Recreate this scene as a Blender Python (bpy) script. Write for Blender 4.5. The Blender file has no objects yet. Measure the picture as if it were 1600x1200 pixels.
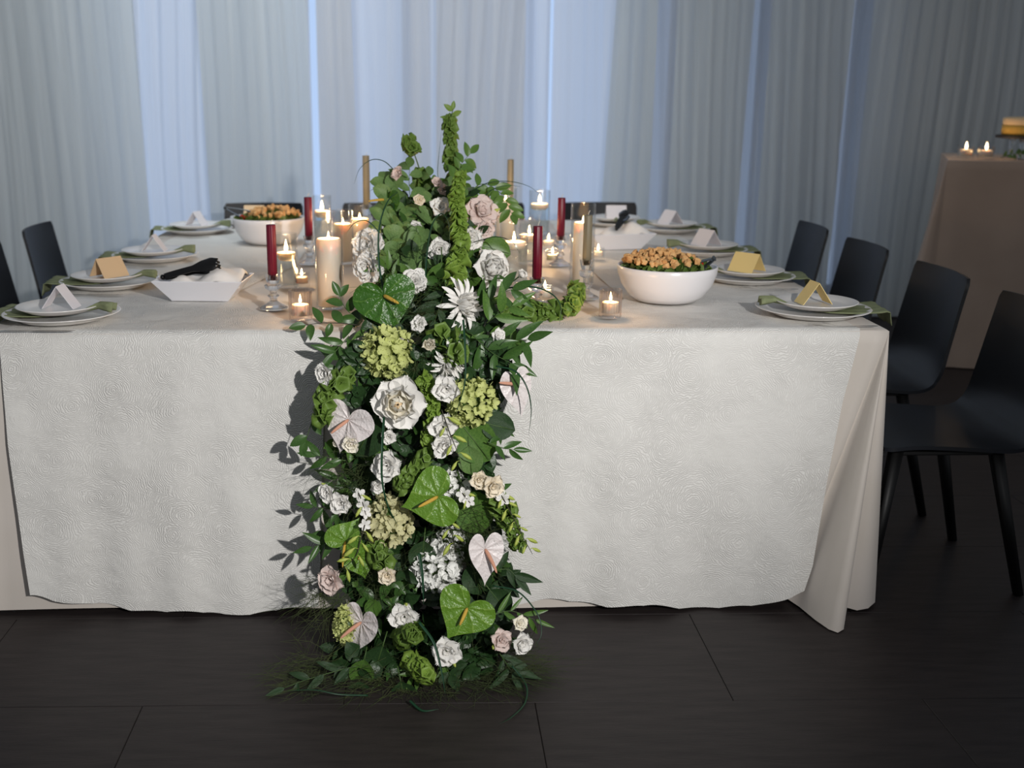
import bpy, math, random
from mathutils import Vector, Matrix, Quaternion, noise

rng = random.Random(7)
R = math.radians
C = bpy.context.scene.collection
SC = bpy.context.scene

# ------------------------------------------------------------------ camera, world, light
F_PX, CX, CY = 1750.0, 690.0, 600.0
PITCH, YAW = 14.64, -1.0
CAM = Vector((0.0, 0.0, 1.40))
cd = bpy.data.cameras.new('camera')
cam = bpy.data.objects.new('camera', cd); C.objects.link(cam)
cam.location = CAM
cam.rotation_euler = (R(90 - PITCH), 0, R(YAW))
cd.sensor_width = 36.0
cd.lens = F_PX / 1600 * 36.0
cd.shift_x = (800 - CX) / 1600
cd.clip_start = 0.05
cd.dof.use_dof = True
cd.dof.focus_distance = 2.85
cd.dof.aperture_fstop = 3.0
SC.camera = cam

w = bpy.data.worlds.new('world'); SC.world = w; w.use_nodes = True
w.node_tree.nodes['Background'].inputs[0].default_value = (0.75, 0.79, 0.85, 1)
w.node_tree.nodes['Background'].inputs[1].default_value = 0.235

def spot(name, loc, target, power, angle, blend, size, col):
    l = bpy.data.lights.new(name, 'SPOT'); l.energy = power; l.spot_size = R(angle); l.spot_blend = blend
    l.shadow_soft_size = size; l.color = col
    o = bpy.data.objects.new(name, l); C.objects.link(o); o.location = loc
    o.rotation_euler = (Vector(target) - Vector(loc)).to_track_quat('-Z', 'Y').to_euler()
    return o
KEY = spot('key_spotlight', (1.25, -0.45, 1.95), (-0.45, 3.8, 1.0), 455, 64, 0.9, 0.035, (1.0, 0.972, 0.94))
spot('drape_fill_spot', (-1.0, 4.0, 3.5), (-0.6, 6.95, 1.4), 230, 115, 1.0, 0.5, (0.90, 0.97, 1.0))  # unseen fill lamp, added to brighten the drapes

SC.view_settings.view_transform = 'Standard'
SC.view_settings.look = 'None'
SC.view_settings.exposure = 0.0
SC.view_settings.gamma = 1.0
SC.view_settings.use_curve_mapping = False
SC.cycles.use_denoising = True
SC.cycles.max_bounces = 10
SC.cycles.transparent_max_bounces = 24
SC.cycles.caustics_reflective = False
SC.cycles.caustics_refractive = False

# ------------------------------------------------------------------ helpers
def tag(o, label=None, cat=None, group=None, kind=None):
    if label: o['label'] = label
    if cat: o['category'] = cat
    if group: o['group'] = group
    if kind: o['kind'] = kind
    return o

CAM_ROT = cam.rotation_euler.to_matrix()
def ray(px, py):
    return (CAM_ROT @ Vector(((px - CX) / F_PX, -(py - CY) / F_PX, -1))).normalized()
def on_z(px, py, z):
    d = ray(px, py); return CAM + d * ((z - CAM.z) / d.z)
def on_y(px, py, Y):
    d = ray(px, py); return CAM + d * ((Y - CAM.y) / d.y)
def px_scale(p):
    return F_PX / ((CAM_ROT.transposed() @ (Vector(p) - CAM)).z * -1)

def lin(r, g, b):
    f = lambda c: (c / 255 / 12.92) if c / 255 <= 0.04045 else ((c / 255 + 0.055) / 1.055) ** 2.4
    return (f(r), f(g), f(b), 1)

def link(o, parent=None, loc=None, rot=None, mat4=None):
    C.objects.link(o)
    if parent is not None: o.parent = parent
    if mat4 is not None: o.matrix_basis = mat4
    if loc is not None: o.location = loc
    if rot is not None: o.rotation_euler = rot
    return o

class MB:
    """collects verts and faces of one mesh"""
    def __init__(s): s.v = []; s.f = []; s.uv = None
    def add(s, v, f):
        n = len(s.v); s.v += [tuple(p) for p in v]; s.f += [tuple(i + n for i in q) for q in f]; return s
    def grid(s, fn, nu, nv, closed_u=False):
        n = len(s.v); m = nu if closed_u else nu + 1
        for j in range(nv + 1):
            for i in range(m):
                s.v.append(tuple(fn(i / nu, j / nv)))
        for j in range(nv):
            for i in range(nu):
                a = n + j * m + i; b = n + j * m + (i + 1) % m
                s.f.append((a, b, b + m, a + m))
        return s
    def lathe(s, prof, n=32, mod=None, cap0=False, cap1=False):
        k = len(s.v)
        for j, (r, z) in enumerate(prof):
            for i in range(n):
                a = 2 * math.pi * i / n
                rr = r * (mod(a, j) if mod else 1)
                s.v.append((rr * math.cos(a), rr * math.sin(a), z))
        for j in range(len(prof) - 1):
            for i in range(n):
                i2 = (i + 1) % n
                s.f.append((k + j * n + i, k + j * n + i2, k + (j + 1) * n + i2, k + (j + 1) * n + i))
        if cap0: s.f.append(tuple(k + i for i in reversed(range(n))))
        if cap1: s.f.append(tuple(k + (len(prof) - 1) * n + i for i in range(n)))
        return s
    def tube(s, pts, rad, n=6, flat=1.0, caps=True):
        pts = [Vector(p) for p in pts]; k = len(s.v); m = len(pts)
        if not isinstance(rad, (list, tuple)): rad = [rad] * m
        up = None
        for j, p in enumerate(pts):
            d = (pts[min(j + 1, m - 1)] - pts[max(j - 1, 0)])
            d = d.normalized() if d.length > 1e-9 else Vector((0, 0, 1))
            if up is None:
                up = d.orthogonal().normalized()
            else:
                up = (up - d * up.dot(d)); up = up.normalized() if up.length > 1e-6 else d.orthogonal().normalized()
            side = d.cross(up)
            for i in range(n):
                a = 2 * math.pi * i / n
                q = p + (up * math.cos(a) + side * math.sin(a) * flat) * rad[j]
                s.v.append(tuple(q))
        for j in range(m - 1):
            for i in range(n):
                i2 = (i + 1) % n
                s.f.append((k + j * n + i, k + j * n + i2, k + (j + 1) * n + i2, k + (j + 1) * n + i))
        if caps:
            s.f.append(tuple(k + i for i in reversed(range(n))))
            s.f.append(tuple(k + (m - 1) * n + i for i in range(n)))
        return s
    def box(s, c, d, bev=0.0):
        x, y, z = c; a, b, h = d[0] / 2, d[1] / 2, d[2] / 2
        if bev <= 0:
            v = [(x + i * a, y + j * b, z + k * h) for k in (-1, 1) for j in (-1, 1) for i in (-1, 1)]
            return s.add(v, [(0, 2, 3, 1), (4, 5, 7, 6), (0, 1, 5, 4), (2, 6, 7, 3), (0, 4, 6, 2), (1, 3, 7, 5)])
        e = bev; k0 = len(s.v)
        def ring(aa, bb, zz):
            return [(x - aa, y - bb, zz), (x + aa, y - bb, zz), (x + aa, y + bb, zz), (x - aa, y + bb, zz)]
        rs = [ring(a - e, b - e, z - h), ring(a, b, z - h + e), ring(a, b, z + h - e), ring(a - e, b - e, z + h)]
        f = [(3, 2, 1, 0), (12, 13, 14, 15)]
        for j in range(3):
            for i in range(4):
                i2 = (i + 1) % 4; f.append((j * 4 + i, j * 4 + i2, j * 4 + 4 + i2, j * 4 + 4 + i))
        return s.add([p for r_ in rs for p in r_], f)
    def mesh(s, name, mat=None, smooth=True):
        me = bpy.data.meshes.new(name); me.from_pydata(s.v, [], s.f)
        if s.uv:
            l = me.uv_layers.new(name='uv')
            for lp in me.loops: l.data[lp.index].uv = s.uv[lp.vertex_index]
        if smooth: me.polygons.foreach_set('use_smooth', [True] * len(me.polygons))
        if mat: me.materials.append(mat)
        me.update(); return me
    def build(s, name, mat=None, parent=None, smooth=True, **k):
        return link(bpy.data.objects.new(name, s.mesh(name, mat, smooth)), parent, **k)

def sharp(o, deg=35):
    me = o.data
    try: me.set_sharp_from_angle(angle=R(deg))
    except Exception: pass
    return o
def obj(name, me, parent=None, **k):
    return link(bpy.data.objects.new(name, me), parent, **k)
def empty(name, loc=(0, 0, 0), rz=0.0):
    o = bpy.data.objects.new(name, None); o.empty_display_size = 0.05
    return link(o, loc=loc, rot=(0, 0, rz))
def copy_tree(o, parent=None):
    c = o.copy(); C.objects.link(c); c.parent = parent
    for ch in o.children: copy_tree(ch, c)
    return c
def solidify(o, t, offset=0.0):
    m = o.modifiers.new('thickness', 'SOLIDIFY'); m.thickness = t; m.offset = offset; return o
def subsurf(o, n=1):
    m = o.modifiers.new('subsurf', 'SUBSURF'); m.levels = n; m.render_levels = n; return o
def smoothstep(a, b, x):
    t = max(0.0, min(1.0, (x - a) / (b - a))); return t * t * (3 - 2 * t)
def interp(xs, ys, x):
    if x <= xs[0]: return ys[0]
    for i in range(len(xs) - 1):
        if x <= xs[i + 1]:
            t = (x - xs[i]) / (xs[i + 1] - xs[i]); return ys[i] + (ys[i + 1] - ys[i]) * t
    return ys[-1]
def spline(pts, n=24):
    """Catmull-Rom through 3D points"""
    P = [Vector(p) for p in pts]; P = [2 * P[0] - P[1]] + P + [2 * P[-1] - P[-2]]
    out = []; m = len(P) - 3
    for k in range(n + 1):
        t = k / n * m; i = min(int(t), m - 1); t -= i
        a, b, c, d = P[i:i + 4]
        out.append(0.5 * ((2 * b) + (c - a) * t + (2 * a - 5 * b + 4 * c - d) * t * t + (3 * b - a - 3 * c + d) * t ** 3))
    return out

# ------------------------------------------------------------------ materials
class NT:
    def __init__(s, name):
        s.m = bpy.data.materials.new(name); s.m.use_nodes = True; s.t = s.m.node_tree
        for n in list(s.t.nodes): s.t.nodes.remove(n)
        s.out = s.n('ShaderNodeOutputMaterial')
    def n(s, typ, **kw):
        nd = s.t.nodes.new(typ)
        for k, v in kw.items():
            if k.startswith('i_'):
                key = k[2:]
                key = int(key) if key.isdigit() else key.replace('_', ' ')
                nd.inputs[key].default_value = v
            else: setattr(nd, k, v)
        return nd
    def l(s, a, b): s.t.links.new(a, b)

def principled(name, col, rough=0.5, spec=0.5, metal=0.0, var=None, scale=20.0, bump=0.0, bscale=60.0, sss=0.0,
               sss_r=(1, .5, .3), transl=0.0, coat=0.0, stretch=None, sheen=0.0):
    t = NT(name)
    b = t.n('ShaderNodeBsdfPrincipled'); b.inputs['Base Color'].default_value = col
    b.inputs['Roughness'].default_value = rough; b.inputs['Specular IOR Level'].default_value = spec
    b.inputs['Metallic'].default_value = metal
    b.inputs['Coat Weight'].default_value = coat
    b.inputs['Sheen Weight'].default_value = sheen
    if sss:
        b.inputs['Subsurface Weight'].default_value = sss; b.inputs['Subsurface Radius'].default_value = sss_r
        b.inputs['Subsurface Scale'].default_value = 0.02
    tc = None
    if var or bump:
        tc = t.n('ShaderNodeTexCoord'); src = tc.outputs['Object']
        if stretch:
            mp = t.n('ShaderNodeMapping'); mp.inputs['Scale'].default_value = stretch; t.l(src, mp.inputs[0]); src = mp.outputs[0]
    if var:
        nz = t.n('ShaderNodeTexNoise', i_Scale=scale, i_Detail=5.0); t.l(src, nz.inputs['Vector'])
        rp = t.n('ShaderNodeMapRange', i_1=0.3, i_2=0.7); t.l(nz.outputs[0], rp.inputs[0])
        mx = t.n('ShaderNodeMix', data_type='RGBA'); mx.inputs[6].default_value = col; mx.inputs[7].default_value = var
        t.l(rp.outputs[0], mx.inputs[0]); t.l(mx.outputs[2], b.inputs['Base Color'])
    if bump:
        nb = t.n('ShaderNodeTexNoise', i_Scale=bscale, i_Detail=4.0); t.l(src, nb.inputs['Vector'])
        bp = t.n('ShaderNodeBump', i_Strength=bump, i_Distance=0.01); t.l(nb.outputs[0], bp.inputs['Height']); t.l(bp.outputs[0], b.inputs['Normal'])
    if transl:
        tr = t.n('ShaderNodeBsdfTranslucent'); tr.inputs[0].default_value = col
        if var: t.l(mx.outputs[2], tr.inputs[0])
        ms = t.n('ShaderNodeMixShader', i_0=transl); t.l(b.outputs[0], ms.inputs[1]); t.l(tr.outputs[0], ms.inputs[2])
        t.l(ms.outputs[0], t.out.inputs[0])
    else: t.l(b.outputs[0], t.out.inputs[0])
    return t.m

def emission(name, col, strength):
    t = NT(name); e = t.n('ShaderNodeEmission'); e.inputs[0].default_value = col; e.inputs[1].default_value = strength
    t.l(e.outputs[0], t.out.inputs[0]); return t.m

def thin_glass(name, tint=(0.97, 0.98, 0.98, 1), refl=1.0, rough=0.02, bump=None):
    t = NT(name)
    fr = t.n('ShaderNodeLayerWeight'); fr.inputs[0].default_value = 0.5
    pw = t.n('ShaderNodeMath', operation='POWER'); pw.inputs[1].default_value = 3.5; t.l(fr.outputs['Facing'], pw.inputs[0])
    mu = t.n('ShaderNodeMath', operation='MULTIPLY_ADD'); mu.inputs[1].default_value = 0.55 * refl; mu.inputs[2].default_value = 0.045 * refl; mu.use_clamp = True
    t.l(pw.outputs[0], mu.inputs[0])
    tr = t.n('ShaderNodeBsdfTransparent'); tr.inputs[0].default_value = tint
    gl = t.n('ShaderNodeBsdfGlossy'); gl.inputs['Roughness'].default_value = rough
    ms = t.n('ShaderNodeMixShader'); t.l(mu.outputs[0], ms.inputs[0]); t.l(tr.outputs[0], ms.inputs[1]); t.l(gl.outputs[0], ms.inputs[2])
    t.l(ms.outputs[0], t.out.inputs[0]); return t.m

def sheer(name, col, open_, transl, noise_s=90):
    t = NT(name)
    tc = t.n('ShaderNodeTexCoord'); mp = t.n('ShaderNodeMapping'); mp.inputs['Scale'].default_value = (1, 1, 0.012); t.l(tc.outputs['Object'], mp.inputs[0])
    nz = t.n('ShaderNodeTexNoise', i_Scale=22.0, i_Detail=6.0); t.l(mp.outputs[0], nz.inputs['Vector'])
    mr = t.n('ShaderNodeMapRange', i_1=0.3, i_2=0.7, i_3=transl * 0.75, i_4=min(1, transl * 1.25)); t.l(nz.outputs[0], mr.inputs[0])
    d = t.n('ShaderNodeBsdfDiffuse'); d.inputs[0].default_value = col
    tl = t.n('ShaderNodeBsdfTranslucent'); tl.inputs[0].default_value = col
    m1 = t.n('ShaderNodeMixShader'); t.l(mr.outputs[0], m1.inputs[0]); t.l(d.outputs[0], m1.inputs[1]); t.l(tl.outputs[0], m1.inputs[2])
    tp = t.n('ShaderNodeBsdfTransparent')
    m2 = t.n('ShaderNodeMixShader', i_0=open_); t.l(m1.outputs[0], m2.inputs[1]); t.l(tp.outputs[0], m2.inputs[2])
    t.l(m2.outputs[0], t.out.inputs[0]); return t.m

def lace(name):
    """rosette-stitched overlay: concentric ribbon swirls as fine relief"""
    t = NT(name)
    uv = t.n('ShaderNodeTexCoord')
    nz = t.n('ShaderNodeTexNoise', i_Scale=7.0, i_Detail=2.0); t.l(uv.outputs['UV'], nz.inputs['Vector'])
    ad = t.n('ShaderNodeVectorMath', operation='MULTIPLY_ADD'); ad.inputs[1].default_value = (0.06, 0.06, 0.06)
    t.l(nz.outputs[1], ad.inputs[0]); t.l(uv.outputs['UV'], ad.inputs[2])
    vo = t.n('ShaderNodeTexVoronoi', i_Scale=8.5, i_Randomness=0.9); vo.voronoi_dimensions = '2D'; t.l(ad.outputs[0], vo.inputs['Vector'])
    nf = t.n('ShaderNodeTexNoise', i_Scale=55.0, i_Detail=3.0); t.l(uv.outputs['UV'], nf.inputs['Vector'])
    m1 = t.n('ShaderNodeMath', operation='MULTIPLY_ADD'); m1.inputs[1].default_value = 140.0
    t.l(vo.outputs['Distance'], m1.inputs[0])
    m1b = t.n('ShaderNodeMath', operation='MULTIPLY'); m1b.inputs[1].default_value = 20.0; t.l(nf.outputs[0], m1b.inputs[0]); t.l(m1b.outputs[0], m1.inputs[2])
    sn = t.n('ShaderNodeMath', operation='SINE'); t.l(m1.outputs[0], sn.inputs[0])
    mr = t.n('ShaderNodeMapRange', i_1=-1.0, i_2=1.0, i_3=0.0, i_4=1.0); t.l(sn.outputs[0], mr.inputs[0])
    nl = t.n('ShaderNodeTexNoise', i_Scale=4.0, i_Detail=3.0); t.l(uv.outputs['UV'], nl.inputs['Vector'])
    ml = t.n('ShaderNodeMapRange', i_1=0.35, i_2=0.65, i_3=0.22, i_4=1.0); t.l(nl.outputs[0], ml.inputs[0])
    mm = t.n('ShaderNodeMath', operation='MULTIPLY'); t.l(mr.outputs[0], mm.inputs[0]); t.l(ml.outputs[0], mm.inputs[1])
    cr = t.n('ShaderNodeMix', data_type='RGBA'); cr.inputs[6].default_value = lin(212, 210, 206); cr.inputs[7].default_value = lin(233, 232, 228)
    cm = t.n('ShaderNodeMix', data_type='FLOAT'); cm.inputs[2].default_value = 0.65; t.l(ml.outputs[0], cm.inputs[0]); t.l(mr.outputs[0], cm.inputs[3]); t.l(cm.outputs[0], cr.inputs[0])
    b = t.n('ShaderNodeBsdfPrincipled'); b.inputs['Roughness'].default_value = 0.75; b.inputs['Specular IOR Level'].default_value = 0.25
    t.l(cr.outputs[2], b.inputs['Base Color'])
    bp = t.n('ShaderNodeBump', i_Strength=0.5, i_Distance=0.0028); t.l(mm.outputs[0], bp.inputs['Height'])
    nw = t.n('ShaderNodeTexNoise', i_Scale=14.0, i_Detail=4.0); t.l(uv.outputs['UV'], nw.inputs['Vector'])
    bp2 = t.n('ShaderNodeBump', i_Strength=0.5, i_Distance=0.012); t.l(nw.outputs[0], bp2.inputs['Height']); t.l(bp.outputs[0], bp2.inputs['Normal'])
    t.l(bp2.outputs[0], b.inputs['Normal']); t.l(b.outputs[0], t.out.inputs[0]); return t.m

def wax(name, col, sss=0.3):
    return principled(name, col, rough=0.45, spec=0.35, sss=sss, sss_r=(1.0, 0.8, 0.65), bump=0.05, bscale=30)

def anthurium_mat(name, c1, c2, vein, gloss):
    """waxy spathe: radial veins as relief"""
    t = NT(name); uv = t.n('ShaderNodeTexCoord')
    sp = t.n('ShaderNodeSeparateXYZ'); t.l(uv.outputs['UV'], sp.inputs[0])
    at = t.n('ShaderNodeMath', operation='ARCTAN2'); t.l(sp.outputs[0], at.inputs[0]); t.l(sp.outputs[1], at.inputs[1])
    nz = t.n('ShaderNodeTexNoise', i_Scale=3.0, i_Detail=3.0); t.l(uv.outputs['UV'], nz.inputs['Vector'])
    ml = t.n('ShaderNodeMath', operation='MULTIPLY_ADD'); ml.inputs[1].default_value = 5.0; t.l(at.outputs[0], ml.inputs[0])
    nm = t.n('ShaderNodeMath', operation='MULTIPLY'); nm.inputs[1].default_value = 2.2; t.l(nz.outputs[0], nm.inputs[0]); t.l(nm.outputs[0], ml.inputs[2])
    sn = t.n('ShaderNodeMath', operation='SINE'); t.l(ml.outputs[0], sn.inputs[0])
    ab = t.n('ShaderNodeMath', operation='ABSOLUTE'); t.l(sn.outputs[0], ab.inputs[0])
    n2 = t.n('ShaderNodeTexNoise', i_Scale=13.0, i_Detail=2.0); t.l(uv.outputs['UV'], n2.inputs['Vector'])
    hs = t.n('ShaderNodeMath', operation='MULTIPLY_ADD'); hs.inputs[1].default_value = 1.2; t.l(n2.outputs[0], hs.inputs[0]); t.l(ab.outputs[0], hs.inputs[2])
    mr = t.n('ShaderNodeMapRange', i_1=0.0, i_2=0.22, i_3=0.45); t.l(ab.outputs[0], mr.inputs[0])
    mx0 = t.n('ShaderNodeMix', data_type='RGBA'); mx0.inputs[6].default_value = c1; mx0.inputs[7].default_value = c2; t.l(nz.outputs[0], mx0.inputs[0])
    mx = t.n('ShaderNodeMix', data_type='RGBA'); mx.inputs[6].default_value = vein; t.l(mx0.outputs[2], mx.inputs[7]); t.l(mr.outputs[0], mx.inputs[0])
    b = t.n('ShaderNodeBsdfPrincipled'); b.inputs['Roughness'].default_value = gloss; b.inputs['Coat Weight'].default_value = 0.12; b.inputs['Coat Roughness'].default_value = 0.2
    t.l(mx.outputs[2], b.inputs['Base Color'])
    bp = t.n('ShaderNodeBump', i_Strength=0.60, i_Distance=0.004); t.l(hs.outputs[0], bp.inputs['Height']); t.l(bp.outputs[0], b.inputs['Normal'])
    t.l(b.outputs[0], t.out.inputs[0]); return t.m

def script_card(name, paper, ink):
    """card stock with rows of handwriting-like strokes on it"""
    t = NT(name); tc = t.n('ShaderNodeTexCoord')
    wv = t.n('ShaderNodeTexWave', i_Scale=17.0, i_Distortion=6.0, i_Detail=2.0, i_Detail_Scale=5.0); wv.bands_direction = 'Z'
    t.l(tc.outputs['Object'], wv.inputs['Vector'])
    mr = t.n('ShaderNodeMapRange', i_1=0.80, i_2=0.90); t.l(wv.outputs['Fac'], mr.inputs[0])
    ge = t.n('ShaderNodeNewGeometry')
    sp = t.n('ShaderNodeSeparateXYZ'); t.l(tc.outputs['Normal'], sp.inputs[0])
    sd = t.n('ShaderNodeMath', operation='LESS_THAN'); sd.inputs[1].default_value = -0.3; t.l(sp.outputs[1], sd.inputs[0])
    mu = t.n('ShaderNodeMath', operation='MULTIPLY'); t.l(mr.outputs[0], mu.inputs[0]); t.l(sd.outputs[0], mu.inputs[1])
    m2 = t.n('ShaderNodeMath', operation='MULTIPLY'); m2.inputs[1].default_value = 0.7; t.l(mu.outputs[0], m2.inputs[0])
    mx = t.n('ShaderNodeMix', data_type='RGBA'); mx.inputs[6].default_value = paper; mx.inputs[7].default_value = ink; t.l(m2.outputs[0], mx.inputs[0])
    b = t.n('ShaderNodeBsdfPrincipled'); b.inputs['Roughness'].default_value = 0.7; t.l(mx.outputs[2], b.inputs['Base Color'])
    t.l(b.outputs[0], t.out.inputs[0]); return t.m

M = {}
M['floor'] = principled('floor_vinyl', lin(52, 46, 45), rough=0.5, spec=0.3, var=lin(38, 33, 33), scale=5, stretch=(1.2, 9, 1), bump=0.06, bscale=25)
M['joint'] = principled('floor_joint', lin(14, 12, 12), rough=0.8)
M['wall'] = principled('plaster_wall', lin(150, 148, 145), rough=0.9, var=lin(140, 138, 136), scale=3)
M['frame'] = principled('window_frame_paint', lin(70, 72, 76), rough=0.5)
M['pane'] = emission('dusk_daylight_pane', (0.50, 0.67, 0.98, 1), 0.95)
M['drape'] = sheer('ivory_drape', lin(222, 229, 233), 0.0, 0.42)
M['drape_thin'] = sheer('thin_drape', lin(230, 231, 232), 0.05, 0.55)
M['voile'] = sheer('white_voile', lin(232, 234, 238), 0.12, 0.5)
M['lace'] = lace('rosette_lace')
M['ivory'] = principled('ivory_satin', lin(216, 208, 201), rough=0.55, spec=0.3, var=lin(208, 200, 190), scale=4, sheen=0.2, bump=0.03, bscale=250)
M['taupe'] = principled('taupe_linen', lin(188, 166, 150), rough=0.75, spec=0.2, var=lin(176, 154, 138), scale=3, sheen=0.2)
M['china'] = principled('white_china', lin(236, 233, 230), rough=0.18, spec=0.5)
M['bowl'] = principled('white_ceramic', lin(232, 230, 232), rough=0.25)
M['sage'] = principled('sage_linen', lin(140, 148, 114), rough=0.85, spec=0.2, var=lin(118, 126, 94), scale=30, bump=0.15, bscale=200)
M['napkin'] = principled('white_linen', lin(234, 231, 228), rough=0.85, spec=0.2, bump=0.1, bscale=80)
M['boat'] = principled('white_card_boat', lin(226, 227, 233), rough=0.5)
M['steel'] = principled('polished_steel', lin(190, 188, 186), rough=0.18, metal=1.0)
M['card_white'] = script_card('white_card', lin(226, 222, 226), lin(150, 146, 150))
M['card_tan'] = script_card('tan_card', lin(214, 184, 146), lin(120, 88, 50))
M['card_gold'] = script_card('gold_card', lin(232, 208, 142), lin(140, 105, 40))
M['chair'] = principled('black_lacquered_ply', lin(13, 18, 28), rough=0.45, spec=0.35, var=lin(9, 11, 16), scale=6)
M['chair_metal'] = principled('black_steel', lin(10, 10, 11), rough=0.5)
M['black'] = principled('black_plastic', lin(8, 8, 9), rough=0.25)
M['smoke'] = principled('dark_clear_plastic', lin(60, 66, 70), rough=0.12)
M['glass'] = thin_glass('clear_glass')
M['rib_glass'] = thin_glass('ribbed_glass', tint=(0.98, 0.95, 0.93, 1), refl=1.5, rough=0.05)
M['water'] = thin_glass('water', tint=(0.90, 0.92, 0.92, 1), refl=0.7)
t_ = NT('crystal'); g_ = t_.n('ShaderNodeBsdfGlass'); g_.inputs['IOR'].default_value = 1.45; g_.inputs['Roughness'].default_value = 0.02
tp_ = t_.n('ShaderNodeBsdfTransparent'); ms_ = t_.n('ShaderNodeMixShader', i_0=0.35); t_.l(g_.outputs[0], ms_.inputs[1]); t_.l(tp_.outputs[0], ms_.inputs[2]); t_.l(ms_.outputs[0], t_.out.inputs[0])
M['crystal'] = t_.m
M['wax_white'] = wax('ivory_wax', lin(240, 226, 210))
M['wax_red'] = principled('burgundy_wax', lin(112, 20, 44), rough=0.4, spec=0.4, var=lin(96, 16, 36), scale=12)
M['wax_olive'] = principled('olive_wax', lin(126, 118, 98), rough=0.5, spec=0.3)
M['wick'] = principled('wick', lin(230, 222, 205), rough=0.9)
M['burnt'] = principled('burnt_wick', lin(20, 16, 14), rough=0.9)
M['flame'] = emission('flame', (1.0, 0.72, 0.36, 1), 22)
M['crouton'] = principled('toasted_crouton', lin(228, 186, 128), rough=0.85, var=lin(206, 150, 92), scale=45, bump=0.4, bscale=120)
M['greens'] = principled('salad_greens', lin(78, 104, 42), rough=0.5, var=lin(120, 140, 70), scale=40, transl=0.2)
M['tomato'] = principled('tomato_red', lin(170, 40, 22), rough=0.25)
M['cake'] = principled('cake_cream', lin(226, 200, 160), rough=0.7)
M['sponge'] = principled('cake_sponge', lin(206, 170, 84), rough=0.85, var=lin(190, 150, 66), scale=60)
M['dark_board'] = principled('dark_board', lin(32, 26, 24), rough=0.5)
# flowers and foliage
M['pet_white'] = principled('white_petal', lin(248, 246, 242), rough=0.55, spec=0.25, var=lin(240, 238, 233), scale=25, transl=0.10)
M['pet_cream'] = principled('cream_petal', lin(250, 242, 220), rough=0.55, spec=0.25, var=lin(248, 245, 236), scale=18, transl=0.10)
M['pet_peach'] = principled('peach_petal', lin(246, 222, 182), rough=0.55, spec=0.25, transl=0.10)
M['pet_blush'] = principled('blush_petal', lin(240, 224, 217), rough=0.6, spec=0.25, var=lin(222, 202, 195), scale=60, transl=0.10)
M['pet_pale'] = principled('pale_butter_petal', lin(240, 226, 198), rough=0.6, spec=0.25, var=lin(246, 238, 222), scale=40, transl=0.10)
M['hyd_green'] = principled('green_hydrangea', lin(220, 224, 160), rough=0.6, spec=0.25, var=lin(198, 208, 122), scale=30, transl=0.2)
M['hyd_cream'] = principled('cream_hydrangea', lin(230, 226, 188), rough=0.6, spec=0.25, var=lin(208, 204, 148), scale=30, transl=0.2)
M['hyd_white'] = principled('white_hydrangea', lin(246, 246, 242), rough=0.6, spec=0.25, transl=0.10)
M['leaf'] = principled('ruscus_leaf', lin(74, 108, 50), rough=0.34, spec=0.45, var=lin(52, 86, 38), scale=25, transl=0.12)
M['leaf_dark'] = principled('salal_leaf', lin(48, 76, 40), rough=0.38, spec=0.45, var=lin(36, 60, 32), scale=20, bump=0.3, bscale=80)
M['leaf_sage'] = principled('eucalyptus_leaf', lin(118, 146, 88), rough=0.5, spec=0.35, var=lin(90, 124, 64), scale=20, transl=0.12)
M['leaf_mid'] = principled('mid_green_leaf', lin(98, 132, 60), rough=0.4, spec=0.45, var=lin(70, 108, 44), scale=25, transl=0.15)
M['bell'] = principled('bells_of_ireland', lin(132, 160, 76), rough=0.45, spec=0.4, var=lin(98, 132, 54), scale=50, transl=0.25)
M['bell_lime'] = principled('lime_calyx', lin(156, 184, 84), rough=0.45, spec=0.4, var=lin(118, 154, 58), scale=50, transl=0.25)
M['stem'] = principled('green_stem', lin(66, 92, 40), rough=0.5)
M['stem_dark'] = principled('dark_stem', lin(44, 40, 26), rough=0.6)
M['bud'] = principled('orchid_bud', lin(190, 204, 96), rough=0.5, transl=0.2)
M['blade'] = principled('lily_grass', lin(22, 62, 38), rough=0.4, spec=0.4)
M['wisp'] = principled('wispy_grass', lin(74, 84, 44), rough=0.8, var=lin(56, 72, 34), scale=8)
M['anth_green'] = anthurium_mat('green_anthurium', lin(66, 112, 34), lin(46, 88, 24), lin(108, 146, 60), 0.32)
M['anth_lime'] = anthurium_mat('lime_anthurium', lin(108, 146, 48), lin(84, 124, 36), lin(148, 178, 84), 0.34)
M['anth_white'] = anthurium_mat('white_anthurium', lin(236, 230, 228), lin(230, 220, 218), lin(222, 206, 202), 0.35)
M['spadix_y'] = principled('yellow_spadix', lin(216, 176, 72), rough=0.6, bump=0.4, bscale=400)
M['spadix_p'] = principled('peach_spadix', lin(226, 166, 138), rough=0.6, bump=0.4, bscale=400)

# ================================================================== THE SETTING
TZ = 0.78                       # table top height
XL, XR, YF, YB = -1.177, 1.255, 2.928, 5.60
CURT_Y = 6.95

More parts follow.
